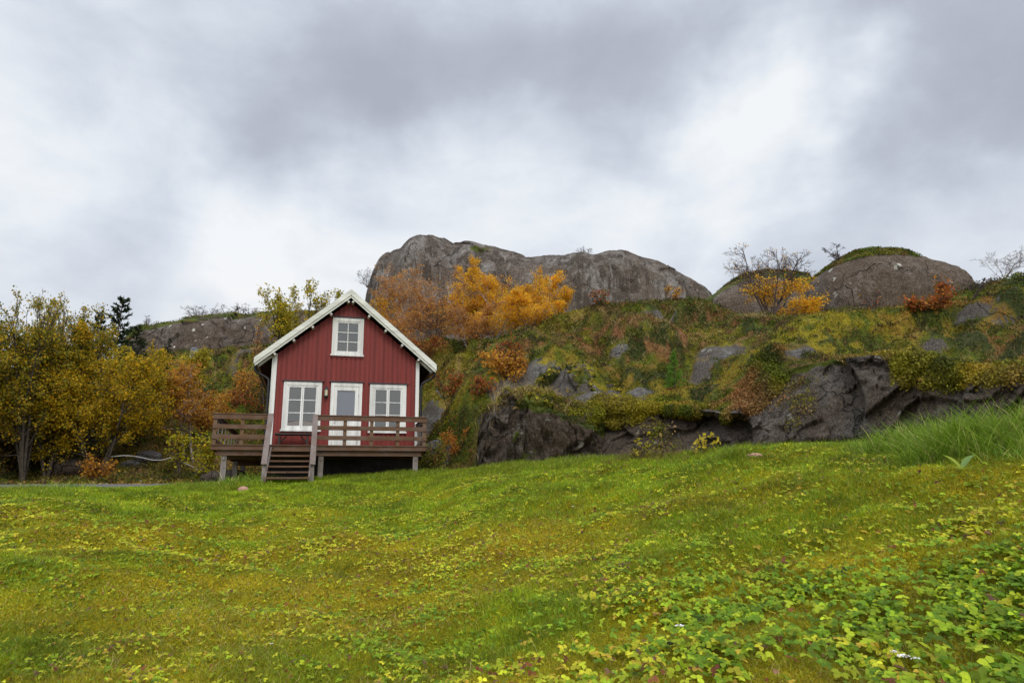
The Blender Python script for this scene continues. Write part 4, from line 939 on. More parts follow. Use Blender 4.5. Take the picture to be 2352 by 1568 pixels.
def window(u0, u1, z0, z1, cols, rows, cas, two, label=None, sofa=False, gap=.115, wear=M_whitec):
    """casing u0..u1, z0..z1; parts: frame, sash(es) > glass, sill, blind, flashing"""
    f = MB(); F0 = WF-.028
    f.box(u0, u0+cas, F0, WF+.03, z0, z1-cas*.95); f.box(u1-cas, u1, F0, WF+.03, z0, z1-cas*.95); f.box(u0, u1, F0-.002, WF+.03, z1-cas*.95, z1)
    f.box(u0+cas, u1-cas, F0+.004, WF+.03, z0, z0+.045)
    # jambs
    fr = f.build('window', M_white, hroot, horg)
    if label: fr['label'] = label
    iu0, iu1, iz0, iz1 = u0+cas, u1-cas, z0+.045, z1-cas*.95
    j = MB(); t = .03
    j.box(iu0, iu0+t, F0+.010, WF+.03, iz0, iz1); j.box(iu1-t, iu1, F0+.010, WF+.03, iz0, iz1); j.box(iu0+t, iu1-t, F0+.010, WF+.03, iz1-t, iz1); j.box(iu0+t, iu1-t, F0+.006, WF+.03, iz0, iz0+t)
    j.build('window_frame', wear, fr, (0, 0, 0) if False else horg)
    iu0 += t; iu1 -= t; iz0 += t; iz1 -= t
    n = 2 if two else 1; g = .004; cw = (iu1-iu0)/n
    for k in range(n):
        a, b = iu0+k*cw+g*(k > 0), iu0+(k+1)*cw-g*(k < n-1); s = MB(); st = .042 if two else .035
        y0, y1 = F0+.022, WF+.028
        s.box(a, a+st, y0, y1, iz0, iz1); s.box(b-st, b, y0, y1, iz0, iz1); s.box(a+st, b-st, y0, y1, iz1-st, iz1); s.box(a+st, b-st, y0, y1, iz0, iz0+st*1.15)
        ga, gb, gz0, gz1 = a+st, b-st, iz0+st*1.15, iz1-st
        cc = cols if not two else 1
        for c_ in range(1, cc):
            uc = ga+(gb-ga)*c_/cc; s.box(uc-.014, uc+.014, y0+.004, y1, gz0, gz1)
        for r_ in range(1, rows):
            zc = gz0+(gz1-gz0)*r_/rows; s.box(ga, gb, y0+.006, y1-.002, zc-.013, zc+.013)
        s.build('sash', wear, fr, horg)
        gl = MB(); gl.verts([(ga, F0+.040, gz0), (gb, F0+.040, gz0), (gb, F0+.040, gz1), (ga, F0+.040, gz1)], [(0, 1, 2, 3)]); gl.build('pane', M_glass, fr, horg)
    bl = MB(); zb_ = iz0+(.20 if sofa else 0)
    # cords and blind just inside the glass
    bl.verts([(iu0, WF+.027, zb_), (iu1, WF+.027, zb_), (iu1, WF+.027, iz1), (iu0, WF+.027, iz1)], [(0, 1, 2, 3)])
    bl.build('blind', M_blind, fr, horg)
    if sofa:
        sf = MB(); n_ = 12; pu = [iu0+(iu1-iu0)*i/n_ for i in range(n_+1)]
        poly = [(iu0, iz0), (iu1, iz0)]+[(uu, iz0+.13+.07*math.sin(PI*min(1, max(0, (uu-iu0)/(iu1-iu0))))) for uu in reversed(pu)]
        sf.prism(poly, WF+.0282, WF+.0295); sf.build('cushion', M_sofa, fr, horg)
    sl = MB(); sl.box(u0-.03, u1+.03, F0-.035, WF+.01, z0-.055, z0-.002); sl.build('sill', wear, fr, horg)
    fl = MB(); fl.hexa([(u0-.05, F0-.045, z1+.018), (u1+.05, F0-.045, z1+.018), (u1+.05, WF+.0, z1+.03), (u0-.05, WF+.0, z1+.03), (u0-.05, F0-.045, z1+.032), (u1+.05, F0-.045, z1+.032), (u1+.05, WF+.0, z1+.055), (u0-.05, WF+.0, z1+.055)])
    fl.build('flashing', M_slate, fr, horg)
    return fr
window(-1.21, -.045, 2.425, 3.94, 2, 3, .105, True, sofa=True)
window(1.46, 2.64, 2.405, 3.94, 2, 3, .115, True)
window(.19, 1.19, 4.885, 6.12, 2, 3, .115, False, label='small single gable window of six panes')
# door
d = MB(); F0 = WF-.028
d.box(.23, .335, F0, WF+.03, ZD-.05, 3.84); d.box(1.11, 1.215, F0, WF+.03, ZD-.05, 3.84); d.box(.23, 1.215, F0-.002, WF+.03, 3.84, 3.95)
df = d.build('door_frame', M_white, hroot, horg)
d = MB(); A0, A1, B0, B1 = .34, 1.105, ZD-.02, 3.835
g0, g1, gz0, gz1 = .435, .995, 2.72, 3.70
d.box(A0, g0, F0+.012, WF+.028, B0, B1); d.box(g1, A1, F0+.012, WF+.028, B0, B1); d.box(g0, g1, F0+.012, WF+.028, gz1, B1); d.box(g0, g1, F0+.012, WF+.028, B0, gz0)
d.box(g0+.03, g1-.03, F0+.004, F0+.012, B0+.15, gz0-.10)
dr = d.build('door', M_white, hroot, horg, bevel=.004)
g = MB(); g.verts([(g0, F0+.03, gz0), (g1, F0+.03, gz0), (g1, F0+.03, gz1), (g0, F0+.03, gz1)], [(0, 1, 2, 3)]); g.build('pane', M_glass, dr, horg)
g = MB(); g.verts([(g0, F0+.052, gz0), (g1, F0+.052, gz0), (g1, F0+.052, gz1), (g0, F0+.052, gz1)], [(0, 1, 2, 3)]); g.build('blind', M_doorglass_back, dr, horg)
g = MB(); g.box(.37, .40, F0-.03, F0+.012, 2.66, 2.80); g.bar((.385, F0-.035, 2.76), (.48, F0-.035, 2.76), .008, .008); g.build('handle', plain('steel', (.5, .5, .5), .3, 1), dr, horg)
for zz_ in (2.0, 3.5):
    g = MB(); g.box(1.10, 1.115, F0-.008, F0+.0, zz_, zz_+.11); g.build('hinge', plain('hinge_metal', (.25, .25, .25), .4, 1), dr, horg)
g = MB(); g.hexa([(.17, F0-.045, 3.972), (1.27, F0-.045, 3.972), (1.27, WF, 3.985), (.17, WF, 3.985), (.17, F0-.045, 3.988), (1.27, F0-.045, 3.988), (1.27, WF, 4.01), (.17, WF, 4.01)]); g.build('flashing', M_slate, df, horg)
g = MB(); g.box(.20, 1.245, WF-.10, WF-.032, ZD+.002, ZD+.03); g.build('threshold', M_wx, df, horg)
# wall lamp
def lathe(mb, cu, cw, prof, n=14):
    o = len(mb.V)
    for r_, z_ in prof:
        for i in range(n): mb.V.append((cu+r_*math.cos(2*PI*i/n), cw+r_*math.sin(2*PI*i/n), z_))
    for k in range(len(prof)-1):
        for i in range(n): mb.F.append((o+k*n+i, o+k*n+(i+1) % n, o+(k+1)*n+(i+1) % n, o+(k+1)*n+i))
LU, LW, LZ = .093, WF-.10, 3.60
g = MB(); lathe(g, LU, LW, [(.0, LZ+.19), (.02, LZ+.185), (.045, LZ+.165), (.062, LZ+.13), (.068, LZ+.10), (.060, LZ+.095), (.0, LZ+.094)])
lathe(g, LU, LW, [(.0, LZ-.10), (.060, LZ-.095), (.066, LZ-.105), (.058, LZ-.14), (.035, LZ-.165), (.012, LZ-.185), (.0, LZ-.19)])
for i in range(6):
    a = 2*PI*i/6+.3; g.bar((LU+.058*math.cos(a), LW+.058*math.sin(a), LZ-.10), (LU+.058*math.cos(a), LW+.058*math.sin(a), LZ+.10), .005, .005, up=(1, 0, 0))
g.box(LU-.03, LU+.03, LW+.04, WF+.01, LZ-.06, LZ+.06)
lamp = g.build('wall_lamp', M_black, hroot, horg)
g = MB(); lathe(g, LU, LW, [(.05, LZ-.095), (.05, LZ+.094)]); g.build('lamp_glass', M_lampglass, lamp, horg)

# ---------------------------------------------------------------- the deck
WD = 20.4
dorg = (.07, WD, ZD)
droot = empty('wooden_deck', loc(*dorg), PHI, label='raised brown wooden deck with railings and stairs in front of the red cabin', cat='deck')
DU0, DU1 = -2.90, 3.03
SU0, SU1 = -1.36, -.22        # stair opening
m = MB(); w = WD-.03; k = 0
while w < WF-.14:
    m.box(DU0-.03, DU1+.03, w, w+.116, ZD-.028, ZD+.0); w += .122
w = WF-.05
while w < 27.6:
    m.box(DU0-.03, U0-.08, w, w+.116, ZD-.028, ZD+.0); w += .122
m.build('deck_boards', M_wx, droot, dorg)
m = MB(); m.box(DU0, SU0-.0, WD-.002, WD+.04, ZD-.155, ZD-.030); m.box(SU1, DU1, WD-.002, WD+.04, ZD-.155, ZD-.030); m.box(SU0+.01, SU1-.01, WD+.012, WD+.05, ZD-.165, ZD-.030)
m.box(DU0, DU0+.04, WD+.041, 27.6, ZD-.155, ZD-.030); m.box(DU1-.04, DU1, WD+.041, WF+.3, ZD-.155, ZD-.030)
m.build('fascia_board', M_wx, droot, dorg, bevel=.003)
m = MB(); m.box(DU0+.14, SU0-.02, WD+.09, WD+.16, ZD-.30, ZD-.157); m.box(SU0-.01, DU1-.13, WD+.095, WD+.165, ZD-.30, ZD-.167); m.box(DU0+.14, DU1-.13, WF-.25, WF-.18, ZD-.30, ZD-.157)
m.box(DU0+.14, U0-.2, 25.2, 25.27, ZD-.30, ZD-.157); m.build('beam', M_wx, droot, dorg, bevel=.003)
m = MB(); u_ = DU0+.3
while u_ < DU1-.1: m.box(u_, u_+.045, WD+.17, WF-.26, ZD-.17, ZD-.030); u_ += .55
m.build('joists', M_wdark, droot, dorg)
for pu0, pw0, bz in ((-2.63, WD+.12, None), (-.045, WD+.12, None), (2.66, WD+.12, None), (-2.6, 25.2, None), (-2.6, 23, None)):
    p = loc(pu0+.07, pw0+.07, 0); gz = drop(p[0], p[1]); m = MB(); m.box(pu0, pu0+.145, pw0, pw0+.145, gz-.3, ZD-.302); po = m.build('post', M_wgrey, droot, dorg, bevel=.004)
    m = MB(); m.box(pu0+.045, pu0+.10, pw0-.03, pw0-.002, ZD-.42, ZD-.33); m.build('post_block', M_wgrey, po, dorg)
RT = 2.635                    # top of the railing
def rail_front(u0, u1, posts):
    r = MB(); r.box(u0-.02, u1+.02, WD-.055, WD+.075, RT-.022, RT+.004); r.box(u0-.005, u1+.005, WD-.032, WD-.002, RT-.158, RT-.024); r.build('top_rail', M_wx, droot, dorg, bevel=.003)
    for zc in (RT-.365, RT-.648):
        b_ = MB(); b_.hexa([(u0, WD-.032, zc-.062), (u1, WD-.032, zc-.064), (u1, WD-.002, zc-.064), (u0, WD-.002, zc-.062), (u0, WD-.032, zc+.062), (u1, WD-.032, zc+.060), (u1, WD-.002, zc+.060), (u0, WD-.002, zc+.062)]); b_.build('rail_board', M_wx, droot, dorg, bevel=.003)
    for a in posts:
        p_ = MB(); p_.box(a, a+.098, WD+.0, WD+.045, ZD+.001, RT-.023); p_.build('rail_post', M_wz, droot, dorg, bevel=.003)
rail_front(DU0, SU0-.05, (DU0+.01, -2.18))
rail_front(SU1+.03, DU1, (.61, 1.37, 2.13, DU1-.115))
# side railing, left, running back along the house; right, back to the wall
def side_rail(u, w0, w1, step, out):
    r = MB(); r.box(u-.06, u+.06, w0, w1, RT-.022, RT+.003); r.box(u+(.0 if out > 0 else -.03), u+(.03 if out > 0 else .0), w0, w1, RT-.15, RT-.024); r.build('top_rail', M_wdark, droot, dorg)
    r = MB(); r.box(u+(.0 if out > 0 else -.03), u+(.03 if out > 0 else 0), w0, w1, ZD+.08, ZD+.18); r.build('rail_board', M_wy, droot, dorg)
    w = w0+.12
    while w < w1:
        b_ = MB(); b_.box(u+(-.032 if out > 0 else .002), u+(-.002 if out > 0 else .032), w, w+.085, ZD+.002, RT-.024); b_.build('baluster', M_wgrey, droot, dorg); w += step
side_rail(DU0+.03, WD+.12, 27.5, .80, 1)
side_rail(DU1-.03, WD+.12, WF-.05, .50, -1)
# stairs
stair_parts = []
sb = MB(); rise, go = .161, .262
for s_u in (SU0+.005, SU1-.05):
    a, b = (s_u, WD-.02, ZD-.03), (s_u, WD-.02-go*5.9, ZD-.03-rise*5.9)
    g = MB(); g.hexa([(s_u, WD+.01, ZD-.34), (s_u+.045, WD+.01, ZD-.34), (s_u+.045, b[1]+.10, b[2]-.24), (s_u, b[1]+.10, b[2]-.24), (s_u, WD+.01, ZD-.045), (s_u+.045, WD+.01, ZD-.045), (s_u+.045, b[1]+.06, b[2]+.04), (s_u, b[1]+.06, b[2]+.04)])
    g.build('stringer', M_whand, droot, dorg, bevel=.003)
for k in range(1, 7):
    g = MB(); g.box(SU0+.052, SU1-.052, WD-.02-go*k+.02, WD-.02-go*(k-1)+.05, ZD-rise*k-.045, ZD-rise*k); g.build('tread', M_wx, droot, dorg, bevel=.004)
for hu in (SU0-.035, SU1+.04):
    g = MB(); g.bar((hu, WD-.045, RT+.005), (hu, WD-.045-1.33, RT-1.49), .072, .018, up=(0, -1, .9)); hr = g.build('handrail', M_whand, droot, dorg, bevel=.005)
    p = loc(hu, WD-1.30, 0); gz = drop(p[0], p[1])
    g = MB(); g.box(hu-.048, hu+.048, WD-1.30, WD-1.25, gz-.2, RT-1.44); g.build('newel_post', M_wgrey, droot, dorg, bevel=.004)
# bench
BW = WF-.42; borg = (-.80, BW, ZD)
broot = empty('bench', loc(*borg), PHI, label='dark wooden bench on the deck below the left window', cat='bench')
g = MB(); g.box(-1.36, -.24, BW-.12, BW+.045, ZD+.435, ZD+.485); g.box(-1.36, -.24, BW+.06, BW+.22, ZD+.435, ZD+.485); g.build('seat', M_wdark, broot, borg, bevel=.006)
for a in (-1.22, -.40):
    g = MB(); g.box(a-.03, a+.03, BW-.08, BW+.18, ZD+.002, ZD+.433); g.build('leg', M_wdark, broot, borg, bevel=.004)
g = MB(); g.bar((-1.19, BW+.05, ZD+.22), (-1.02, BW+.05, ZD+.40), .02, .02, up=(0, 1, 0)); g.build('brace', M_wdark, broot, borg)
g = MB(); g.bar((-.43, BW+.05, ZD+.22), (-.60, BW+.05, ZD+.40), .02, .02, up=(0, 1, 0)); g.build('brace', M_wdark, broot, borg)

# satellite dish on the left slope
dp = hit(190, 362); dist_ = math.hypot(dp[0], dp[1]); k_ = dp[1]/FPX
sroot = empty('satellite_dish', dp, label='small grey satellite dish on a pole on the heath slope', cat='satellite dish')
mt = plain('dish_grey', (.16, .17, .19), .5); mp_ = plain('galvanised', (.5, .5, .5), .5)
curve_tube('pole', [(0, 0, -.3), (0, 0, 4.5*k_), (0, 0, 9*k_)], .045, mp_, sroot, k=8)
n = 20; R_ = 5.6*k_; V = []; F = []
for i in range(6):
    for j in range(n): r_ = R_*i/5; a = 2*PI*j/n; V.append((r_*math.cos(a)*.80, .22*(r_/R_)**2*R_*-1, r_*math.sin(a)*1.1))
for i in range(5):
    for j in range(n): F.append((i*n+j, i*n+(j+1) % n, (i+1)*n+(j+1) % n, (i+1)*n+j))
o = mesh_obj('dish', np.array(V), [np.array(F)], mt, sroot, smooth=True); o.location = (3.2*k_, 0, 9.5*k_); o.rotation_euler = (math.radians(-10), 0, math.radians(48)); md = o.modifiers.new('s', 'SOLIDIFY'); md.thickness = .03
curve_tube('feed_arm', [(2.5*k_, -.1, 5.5*k_), (5*k_, -.4, 5.2*k_), (8.5*k_, -.7, 6*k_)], .02, mp_, sroot)

# ---------------------------------------------------------------- gravel road
rp = []
rc = [(-200, 20.3, 24.6), (0, 20.3, 24.6), (60, 20.5, 24.7), (110, 20.7, 24.7), (150, 21.2, 24.7), (166, 22.3, 24.6), (178, 23.6, 24.4)]
xs = np.linspace(-200, 178, 90); V = []
for x in xs:
    r0_ = np.interp(x, [c[0] for c in rc], [c[1] for c in rc]); r1_ = np.interp(x, [c[0] for c in rc], [c[2] for c in rc])
    for j in range(9):
        r_ = r0_+(r1_-r0_)*j/8; p = at_r(x, 487, r_); V.append((p[0], p[1], drop(p[0], p[1])+.03))
V = np.array(V); Vz = V[:, 2].reshape(-1, 9)
i = np.arange(len(V)).reshape(-1, 9); q = np.stack([i[:-1, :-1], i[1:, :-1], i[1:, 1:], i[:-1, 1:]], -1).reshape(-1, 4)
tag(mesh_obj('road', V, [q[:, ::-1]], M_gravel, smooth=True), kind='structure')

# stones
def stone(lab, p, sx, sy, sz, mat, seed, sub=4, name='stone', group=None, rz=0, amp=.25):
    import bmesh
    bm = bmesh.new(); bmesh.ops.create_icosphere(bm, subdivisions=sub, radius=1); V = np.array([v.co[:] for v in bm.verts])
    n = 1+amp*fbm(V+seed*3.1, .9, 3, seed)+amp*.35*ridged(V+seed, 2.2, 3, seed+1); V = V*n[:, None]*np.array([sx, sy, sz])
    F = np.array([[v.index for v in f.verts] for f in bm.faces]); bm.free()
    o = mesh_obj(name, V, [F], mat, smooth=True); o.location = p; o.rotation_euler[2] = rz; return tag(o, lab, 'stone', group)
M_pink = plain('pink_granite', (.36, .20, .135), .8, var=.25, sc=12)
p = hit(243, 492.5); stone('pinkish rounded stone in the grass in front of the deck', p+np.array([0, 0, .05]), .135, .13, .11, M_pink, 5, 3, group='pinkish stones in the lawn', amp=.12)
p = hit(755, 457.5); stone('flat pinkish stone at the lawn edge below the rock face', p+np.array([0, 0, .02]), .12, .1, .05, M_pink, 6, 3, group='pinkish stones in the lawn', amp=.12)
for lab, px, py, d_, s_ in (('dark mossy stone at the edge of the gravel road under the willows', 67, 480, 27.5, .45), ('grey stone beside the leaf covered bank, left of two', 130, 462, 27.8, .26), ('grey stone beside the leaf covered bank, nearer the birches', 147, 460, 28.0, .34),
                            ('dark stone behind the left deck posts', 216, 474, 25.5, .35), ('dark stone under the left end of the deck', 232, 472, 24.5, .4), ('grey stone at the right foot of the deck', 438, 449, 24, .4)):
    p = at_r(px, py, d_); p[2] = drop(p[0], p[1])+s_*.25; stone(lab, p, s_*1.25, s_, s_*.75, M_face if 'dark' in lab else M_pale, int(px), 4, group='stones at the lawn edge')

# ---------------------------------------------------------------- ground cover
rngs = np.random.default_rng(77)
e1 = G3[:-1, 1:]-G3[:-1, :-1]; e2 = G3[1:, :-1]-G3[:-1, :-1]
cn = np.cross(e1, e2); carea = np.linalg.norm(cn, axis=-1); cn = cn/(carea[..., None]+1e-12); cn = np.where(cn[..., 2:3] < 0, -cn, cn)
crow = rowid; caz = azm; crr = np.hypot(G3[:-1, :-1, 0], G3[:-1, :-1, 1]); cC = G3[:-1, :-1]
inview = np.where(np.abs(caz) < math.radians(42), 1.0, np.where(np.abs(caz) < math.radians(64), .45, 0.0))
def sample(wt, N):
    w = (wt*carea).ravel(); cs = np.cumsum(w); k = np.searchsorted(cs, rngs.random(N)*cs[-1]); k = np.minimum(k, len(w)-1)
    i, j = np.divmod(k, nc_-1); a, b = rngs.random((2, N, 1))
    P = G3[i, j]*(1-a)*(1-b)+G3[i, j+1]*(1-a)*b+G3[i+1, j]*a*(1-b)+G3[i+1, j+1]*a*b
    return P, cn[i, j], i, j
def blades(P, h, w, col, tilt=.5, nseg=2, droop=.35, lean=None):
    n = len(P); a = rngs.uniform(0, 2*PI, n); dr = np.stack([np.cos(a), np.sin(a), a*0], -1)
    if lean is not None: dr = unit(dr+lean)
    sd_ = np.stack([-dr[:, 1], dr[:, 0], a*0], -1)
    # turn the flat side roughly to any direction
    b = rngs.uniform(0, 2*PI, n); sd_ = np.stack([np.cos(b), np.sin(b), b*0], -1)
    tl = (tilt*rngs.random(n))[:, None]; h = h[:, None]; w = w[:, None]
    V = []
    for s_ in range(nseg+1):
        t = s_/nseg; c = P+np.array([0, 0, 1])*h*t*(1-droop*t*tl*1.2)+dr*h*(tl*t+droop*t*t*.8)
        if s_ < nseg: ww = w*(1-.45*t); V += [c-sd_*ww*.5, c+sd_*ww*.5]
        else: V += [c]
    V = np.stack(V, 1); m = V.shape[1]; base = (np.arange(n)*m)[:, None]
    F = []
    for s_ in range(nseg-1): F.append(base+np.array([[2*s_, 2*s_+1, 2*s_+3, 2*s_+2]]))
    T = base+np.array([[2*nseg-2, 2*nseg-1, 2*nseg]])
    return V.reshape(-1, 3), ([np.concatenate(F)] if F else [])+[T], np.repeat(col, m, axis=0)
def stuff(name, parts, mat, lab=None):
    Vs, Qs, Ts, Cs, off = [], [], [], [], 0
    for V, F, c in parts:
        for f in (F if isinstance(F, list) else [F]):
            (Qs if f.shape[1] == 4 else Ts).append(f+off)
        Vs.append(V); Cs.append(c); off += len(V)
    F = ([np.concatenate(Qs)] if Qs else [])+([np.concatenate(Ts)] if Ts else [])
    o = mesh_obj(name, np.concatenate(Vs), F, mat, col=np.concatenate(Cs)); tag(o, lab, name.replace('_', ' '), kind='stuff'); return o
lawn_ok = ((crow < 6.6) & (crr > 2.9))*inview
# patches where the grass is longer and greener
GRN = [(500,640,.5),(545,612,.45),(15,567,.5),(120,560,.5),(395,520,.9),(230,545,.6),(690,530,.8),(30,650,.6),(640,470,2),(700,462,2),(560,475,2),(320,488,2),(200,490,1.5),(820,520,.6),(505,505,1.0),(150,497,2),(920,455,1.5)]
GP = [(hit(a, b), r_) for a, b, r_ in GRN]
def greenness(P):
    g = fbm(P, .9, 3, 71)*.9+fbm(P, .33, 2, 72)*.8
    for p, r_ in GP: g = g+1.1*np.exp(-((P[..., 0]-p[0])**2+(P[..., 1]-p[1])**2)/r_**2)
    rr_ = np.hypot(P[..., 0], P[..., 1])
    return g+.35*sstep(9, 15, rr_)
def lawncol(P, g):
    n = len(P); c1 = pick(rngs, [((.24,.33,.010), 4), ((.13,.23,.010), 3), ((.38,.42,.014), 2)], n); c2 = pick(rngs, [((.44,.37,.010), 4), ((.32,.33,.010), 3), ((.50,.31,.03), 1.6), ((.20,.12,.02), 1.4)], n)
    c2 = c2*(.95+1.0*fbm(P, 1.9, 4, 74))[:, None].clip(.45, 1.5); c1 = c1*(.95+.8*fbm(P, 2.2, 3, 73))[:, None].clip(.45, 1.5)
    w = np.clip(.34+g*.9+rngs.normal(0, .15, n), 0, 1)[:, None]; return c1*w+c2*(1-w)
N = 780000
P, Nn, i_, j_ = sample(lawn_ok*np.clip(crr, 3, 30)**-1.15, N)
g = greenness(P); r_ = np.hypot(P[:, 0], P[:, 1])
h = (.018+.030*np.clip(g+.25, 0, 1.3)+.012*sstep(9, 14, r_))*rngs.uniform(.5, 1.4, N); wd = .0026*np.clip(r_/4.5, 1, 4.5)*rngs.uniform(.7, 1.3, N)*1.1
lf = blades(P, h*1.25, wd, lawncol(P, g), tilt=1.1)
Pn, _, _, _ = sample(lawn_ok*np.clip(crr, 3, 30)**-1.6*(crr < 12)*(.25+sstep(-.1, .3, fbm(cC, 2.2, 3, 79))), 60000); gn = greenness(Pn); rn_ = np.hypot(Pn[:, 0], Pn[:, 1])
ln = blades(Pn, rngs.uniform(.03, .085, 60000), .0030*np.clip(rn_/5, 1, 2), np.where(rngs.random((60000, 1)) < .22, np.array([[.55, .42, .14]]), lawncol(Pn, gn)), tilt=1.6, nseg=3, droop=.6)
# soft moss cushions: tiny upright flecks
N2 = 330000
P2_, Nn2, _, _ = sample(lawn_ok*np.clip(crr, 3, 30)**-1.3*(crr < 13), N2)
r2 = np.hypot(P2_[:, 0], P2_[:, 1]); mcol = pick(rngs, [((.42,.34,.010), 4), ((.31,.30,.010), 3), ((.46,.27,.02), 1.3), ((.14,.10,.014), 1.2)], N2)*(1+1.0*fbm(P2_, 1.7, 3, 75))[:, None]
V_, F_, c_ = leaf_mesh(rngs, P2_+np.array([0, 0, .006]), .0085*np.clip(r2/4.5, .8, 3), mcol, aspect=1.8)
Ps, _, _, _ = sample(lawn_ok*np.clip(crr, 3, 30)**-1.6*(crr < 10)*(sstep(.0, .3, fbm(cC, 1.1, 3, 78))+.04), 16000)
ls = blades(Ps, rngs.uniform(.05, .14, 16000), np.full(16000, .0032), pick(rngs, [((.24,.32,.014), 4), ((.14,.22,.012), 3), ((.55,.43,.16), 2), ((.30,.16,.05), 1)], 16000), tilt=1.3, nseg=4, droop=.75)
stuff('grass', [lf, ln, ls, (V_, F_, c_)], M_grass, 'short yellow green lawn grass and moss on the foreground slope')

# strawberry-like leaf plants in the lawn
def ovate(n, C0, D, Nrm, L, Wd, fold=.25):
    S_ = unit(np.cross(Nrm, D)); N_ = np.cross(D, S_)
    L = L[:, None]; Wd = Wd[:, None]
    V = np.stack([C0, C0+D*L*.28-S_*Wd*.5+N_*Wd*fold*.5, C0+D*L*.72-S_*Wd*.42+N_*Wd*fold*.4, C0+D*L-N_*L*.08, C0+D*L*.72+S_*Wd*.42+N_*Wd*fold*.4, C0+D*L*.28+S_*Wd*.5+N_*Wd*fold*.5], 1)
    b = (np.arange(n)*6)[:, None]
    return V.reshape(-1, 3), [np.concatenate([b+np.array([[0, 1, 2, 3]]), b+np.array([[0, 3, 4, 5]])])]
PATCH = [(60,525,1.6,1.6),(20,545,1.0,1.4),(180,530,1.2,1.0),(260,520,1.2,.9),(300,555,1.0,1.0),(200,590,.9,.9),(390,545,1,.9),(440,520,1.4,1.0),(340,500,2.0,1.1),(470,500,2,.6),(60,660,.35,1.2),(75,610,.5,.7),
 (715,610,.40,1.6),(760,620,.45,1.6),(800,600,.6,1.2),(900,610,.5,1.6),(960,600,.6,2.2),(1000,630,.6,2.4),(990,570,.8,1.5),(870,650,.5,1.3),(700,660,.35,1.2),(520,640,.35,2.4),(540,600,.35,2.2),(560,575,.5,.9),(640,560,.7,.8),(770,545,.9,.8),(900,520,1.3,.8),
 (820,555,.7,.8),(1000,520,1.2,1.0),(600,520,1,.5),(660,500,1.5,.5),(620,650,.3,.6),(480,590,.5,.6),(950,665,.5,1.6),(580,620,.3,1.2),(840,500,1.6,.5),(980,490,1.2,.6),(430,640,.3,.3),(340,610,.4,.4),(40,500,3,1.0),(120,510,2,1.0)]
PP = [(hit(a, b), c, d) for a, b, c, d in PATCH]
den = np.zeros(crr.shape); sel = lawn_ok > 0
q = cC[sel]; dd = 1.2+0*q[:, 0]
for p, s_, a_ in PP: dd += a_*.34*np.exp(-((q[:, 0]-p[0])**2+(q[:, 1]-p[1])**2)/s_**2)
dd = dd/(1+.30*dd); dd *= (.22+.78*sstep(-.15, .35, fbm(q, 1.1, 3, 81)+.02))*(.22+.78*sstep(-.08, .25, fbm(q, 3.4, 2, 82))); dd *= 1-.8*sstep(13.5, 17, np.hypot(q[:, 0], q[:, 1]))
den[sel] = dd*lawn_ok[sel]
NL = 36000
P, Nn, i_, j_ = sample(den*np.clip(crr, 3.5, 30)**-.45, NL)
r_ = np.hypot(P[:, 0], P[:, 1]); azp = np.arctan2(P[:, 0], P[:, 1])
big = np.exp(-((r_-4.2)/2.6)**2)*sstep(-.2, .25, azp)
size = (.017+.012*big)*rngs.uniform(.5, 1.5, NL)*np.clip(r_/8, 1, 1.5)
up = rngs.uniform(.02, .05, NL)*(1+1.0*big); c0 = P+np.array([0, 0, 1])*up[:, None]
a0 = rngs.uniform(0, 2*PI, NL); tiltv = unit(np.array([0, -.45, 1.])+rngs.normal(0, .28, (NL, 3)))
colp = np.clip(fbm(P, 1.3, 3, 83)*1.3+.55-.28*big, 0, 1)[:, None]
cA = pick(rngs, [((.30,.42,.018), 4), ((.16,.28,.016), 3.5), ((.42,.50,.025), 2)], NL, .25); cB = pick(rngs, [((.62,.58,.035), 3), ((.46,.52,.025), 3), ((.55,.38,.04), 1.2), ((.26,.09,.04), .45), ((.22,.12,.07), .5)], NL, .22)
cl = np.where(rngs.random((NL, 1)) < colp, cB, cA)
parts = []
for k in range(3):
    a = a0+(k-1)*math.radians(82); D = np.stack([np.cos(a), np.sin(a), a*0], -1); D = unit(D-(D*tiltv).sum(-1, keepdims=True)*tiltv)
    D = unit(D-.12*tiltv)
    V_, F_ = ovate(NL, c0+D*size[:, None]*.08, D, tiltv, size*1.12, size*.86); parts.append((V_, F_, np.repeat(cl*(1+rngs.normal(0, .1, (NL, 1))), 6, axis=0)))
sb_ = size < 9
V_, F_, c_ = blades(P, up, np.full(NL, .0022), np.array([[.16, .15, .03]])*np.ones((NL, 1)), tilt=.1); parts.append((V_, F_, c_))
stuff('leafy_ground_cover', parts, M_leaf, 'light green and yellow three part leaves spread through the lawn')

# fallen leaves on the bank and lawn
N = 5200; wt = np.zeros(crr.shape); m_ = (crow > 7.9) & (crow < 9.9) & (caz > math.radians(-36)) & (caz < math.radians(-19)); wt[m_] = 1
Pa, _, _, _ = sample(wt, N); Pb, _, _, _ = sample(lawn_ok*np.clip(crr, 3, 30)**-1., 1500)
Pc = np.concatenate([Pa, Pb]); sz = np.concatenate([np.full(N, .075), .020*np.clip(np.hypot(Pb[:, 0], Pb[:, 1])/5, .8, 2.2)])
cc_ = np.concatenate([pick(rngs, [((.55,.36,.12), 3), ((.45,.25,.05), 3), ((.5,.42,.25), 1.5), ((.3,.14,.04), 2)], N), pick(rngs, [((.24,.07,.035), 3), ((.16,.07,.045), 3), ((.40,.17,.04), 1.5)], 1500)])
V_, F_, c_ = leaf_mesh(rngs, Pc+np.array([0, 0, .03]), sz, cc_, up=1.6)
stuff('fallen_leaves', [(V_, F_, c_)], M_leaf, 'yellow and brown fallen leaves on the bank and lawn')

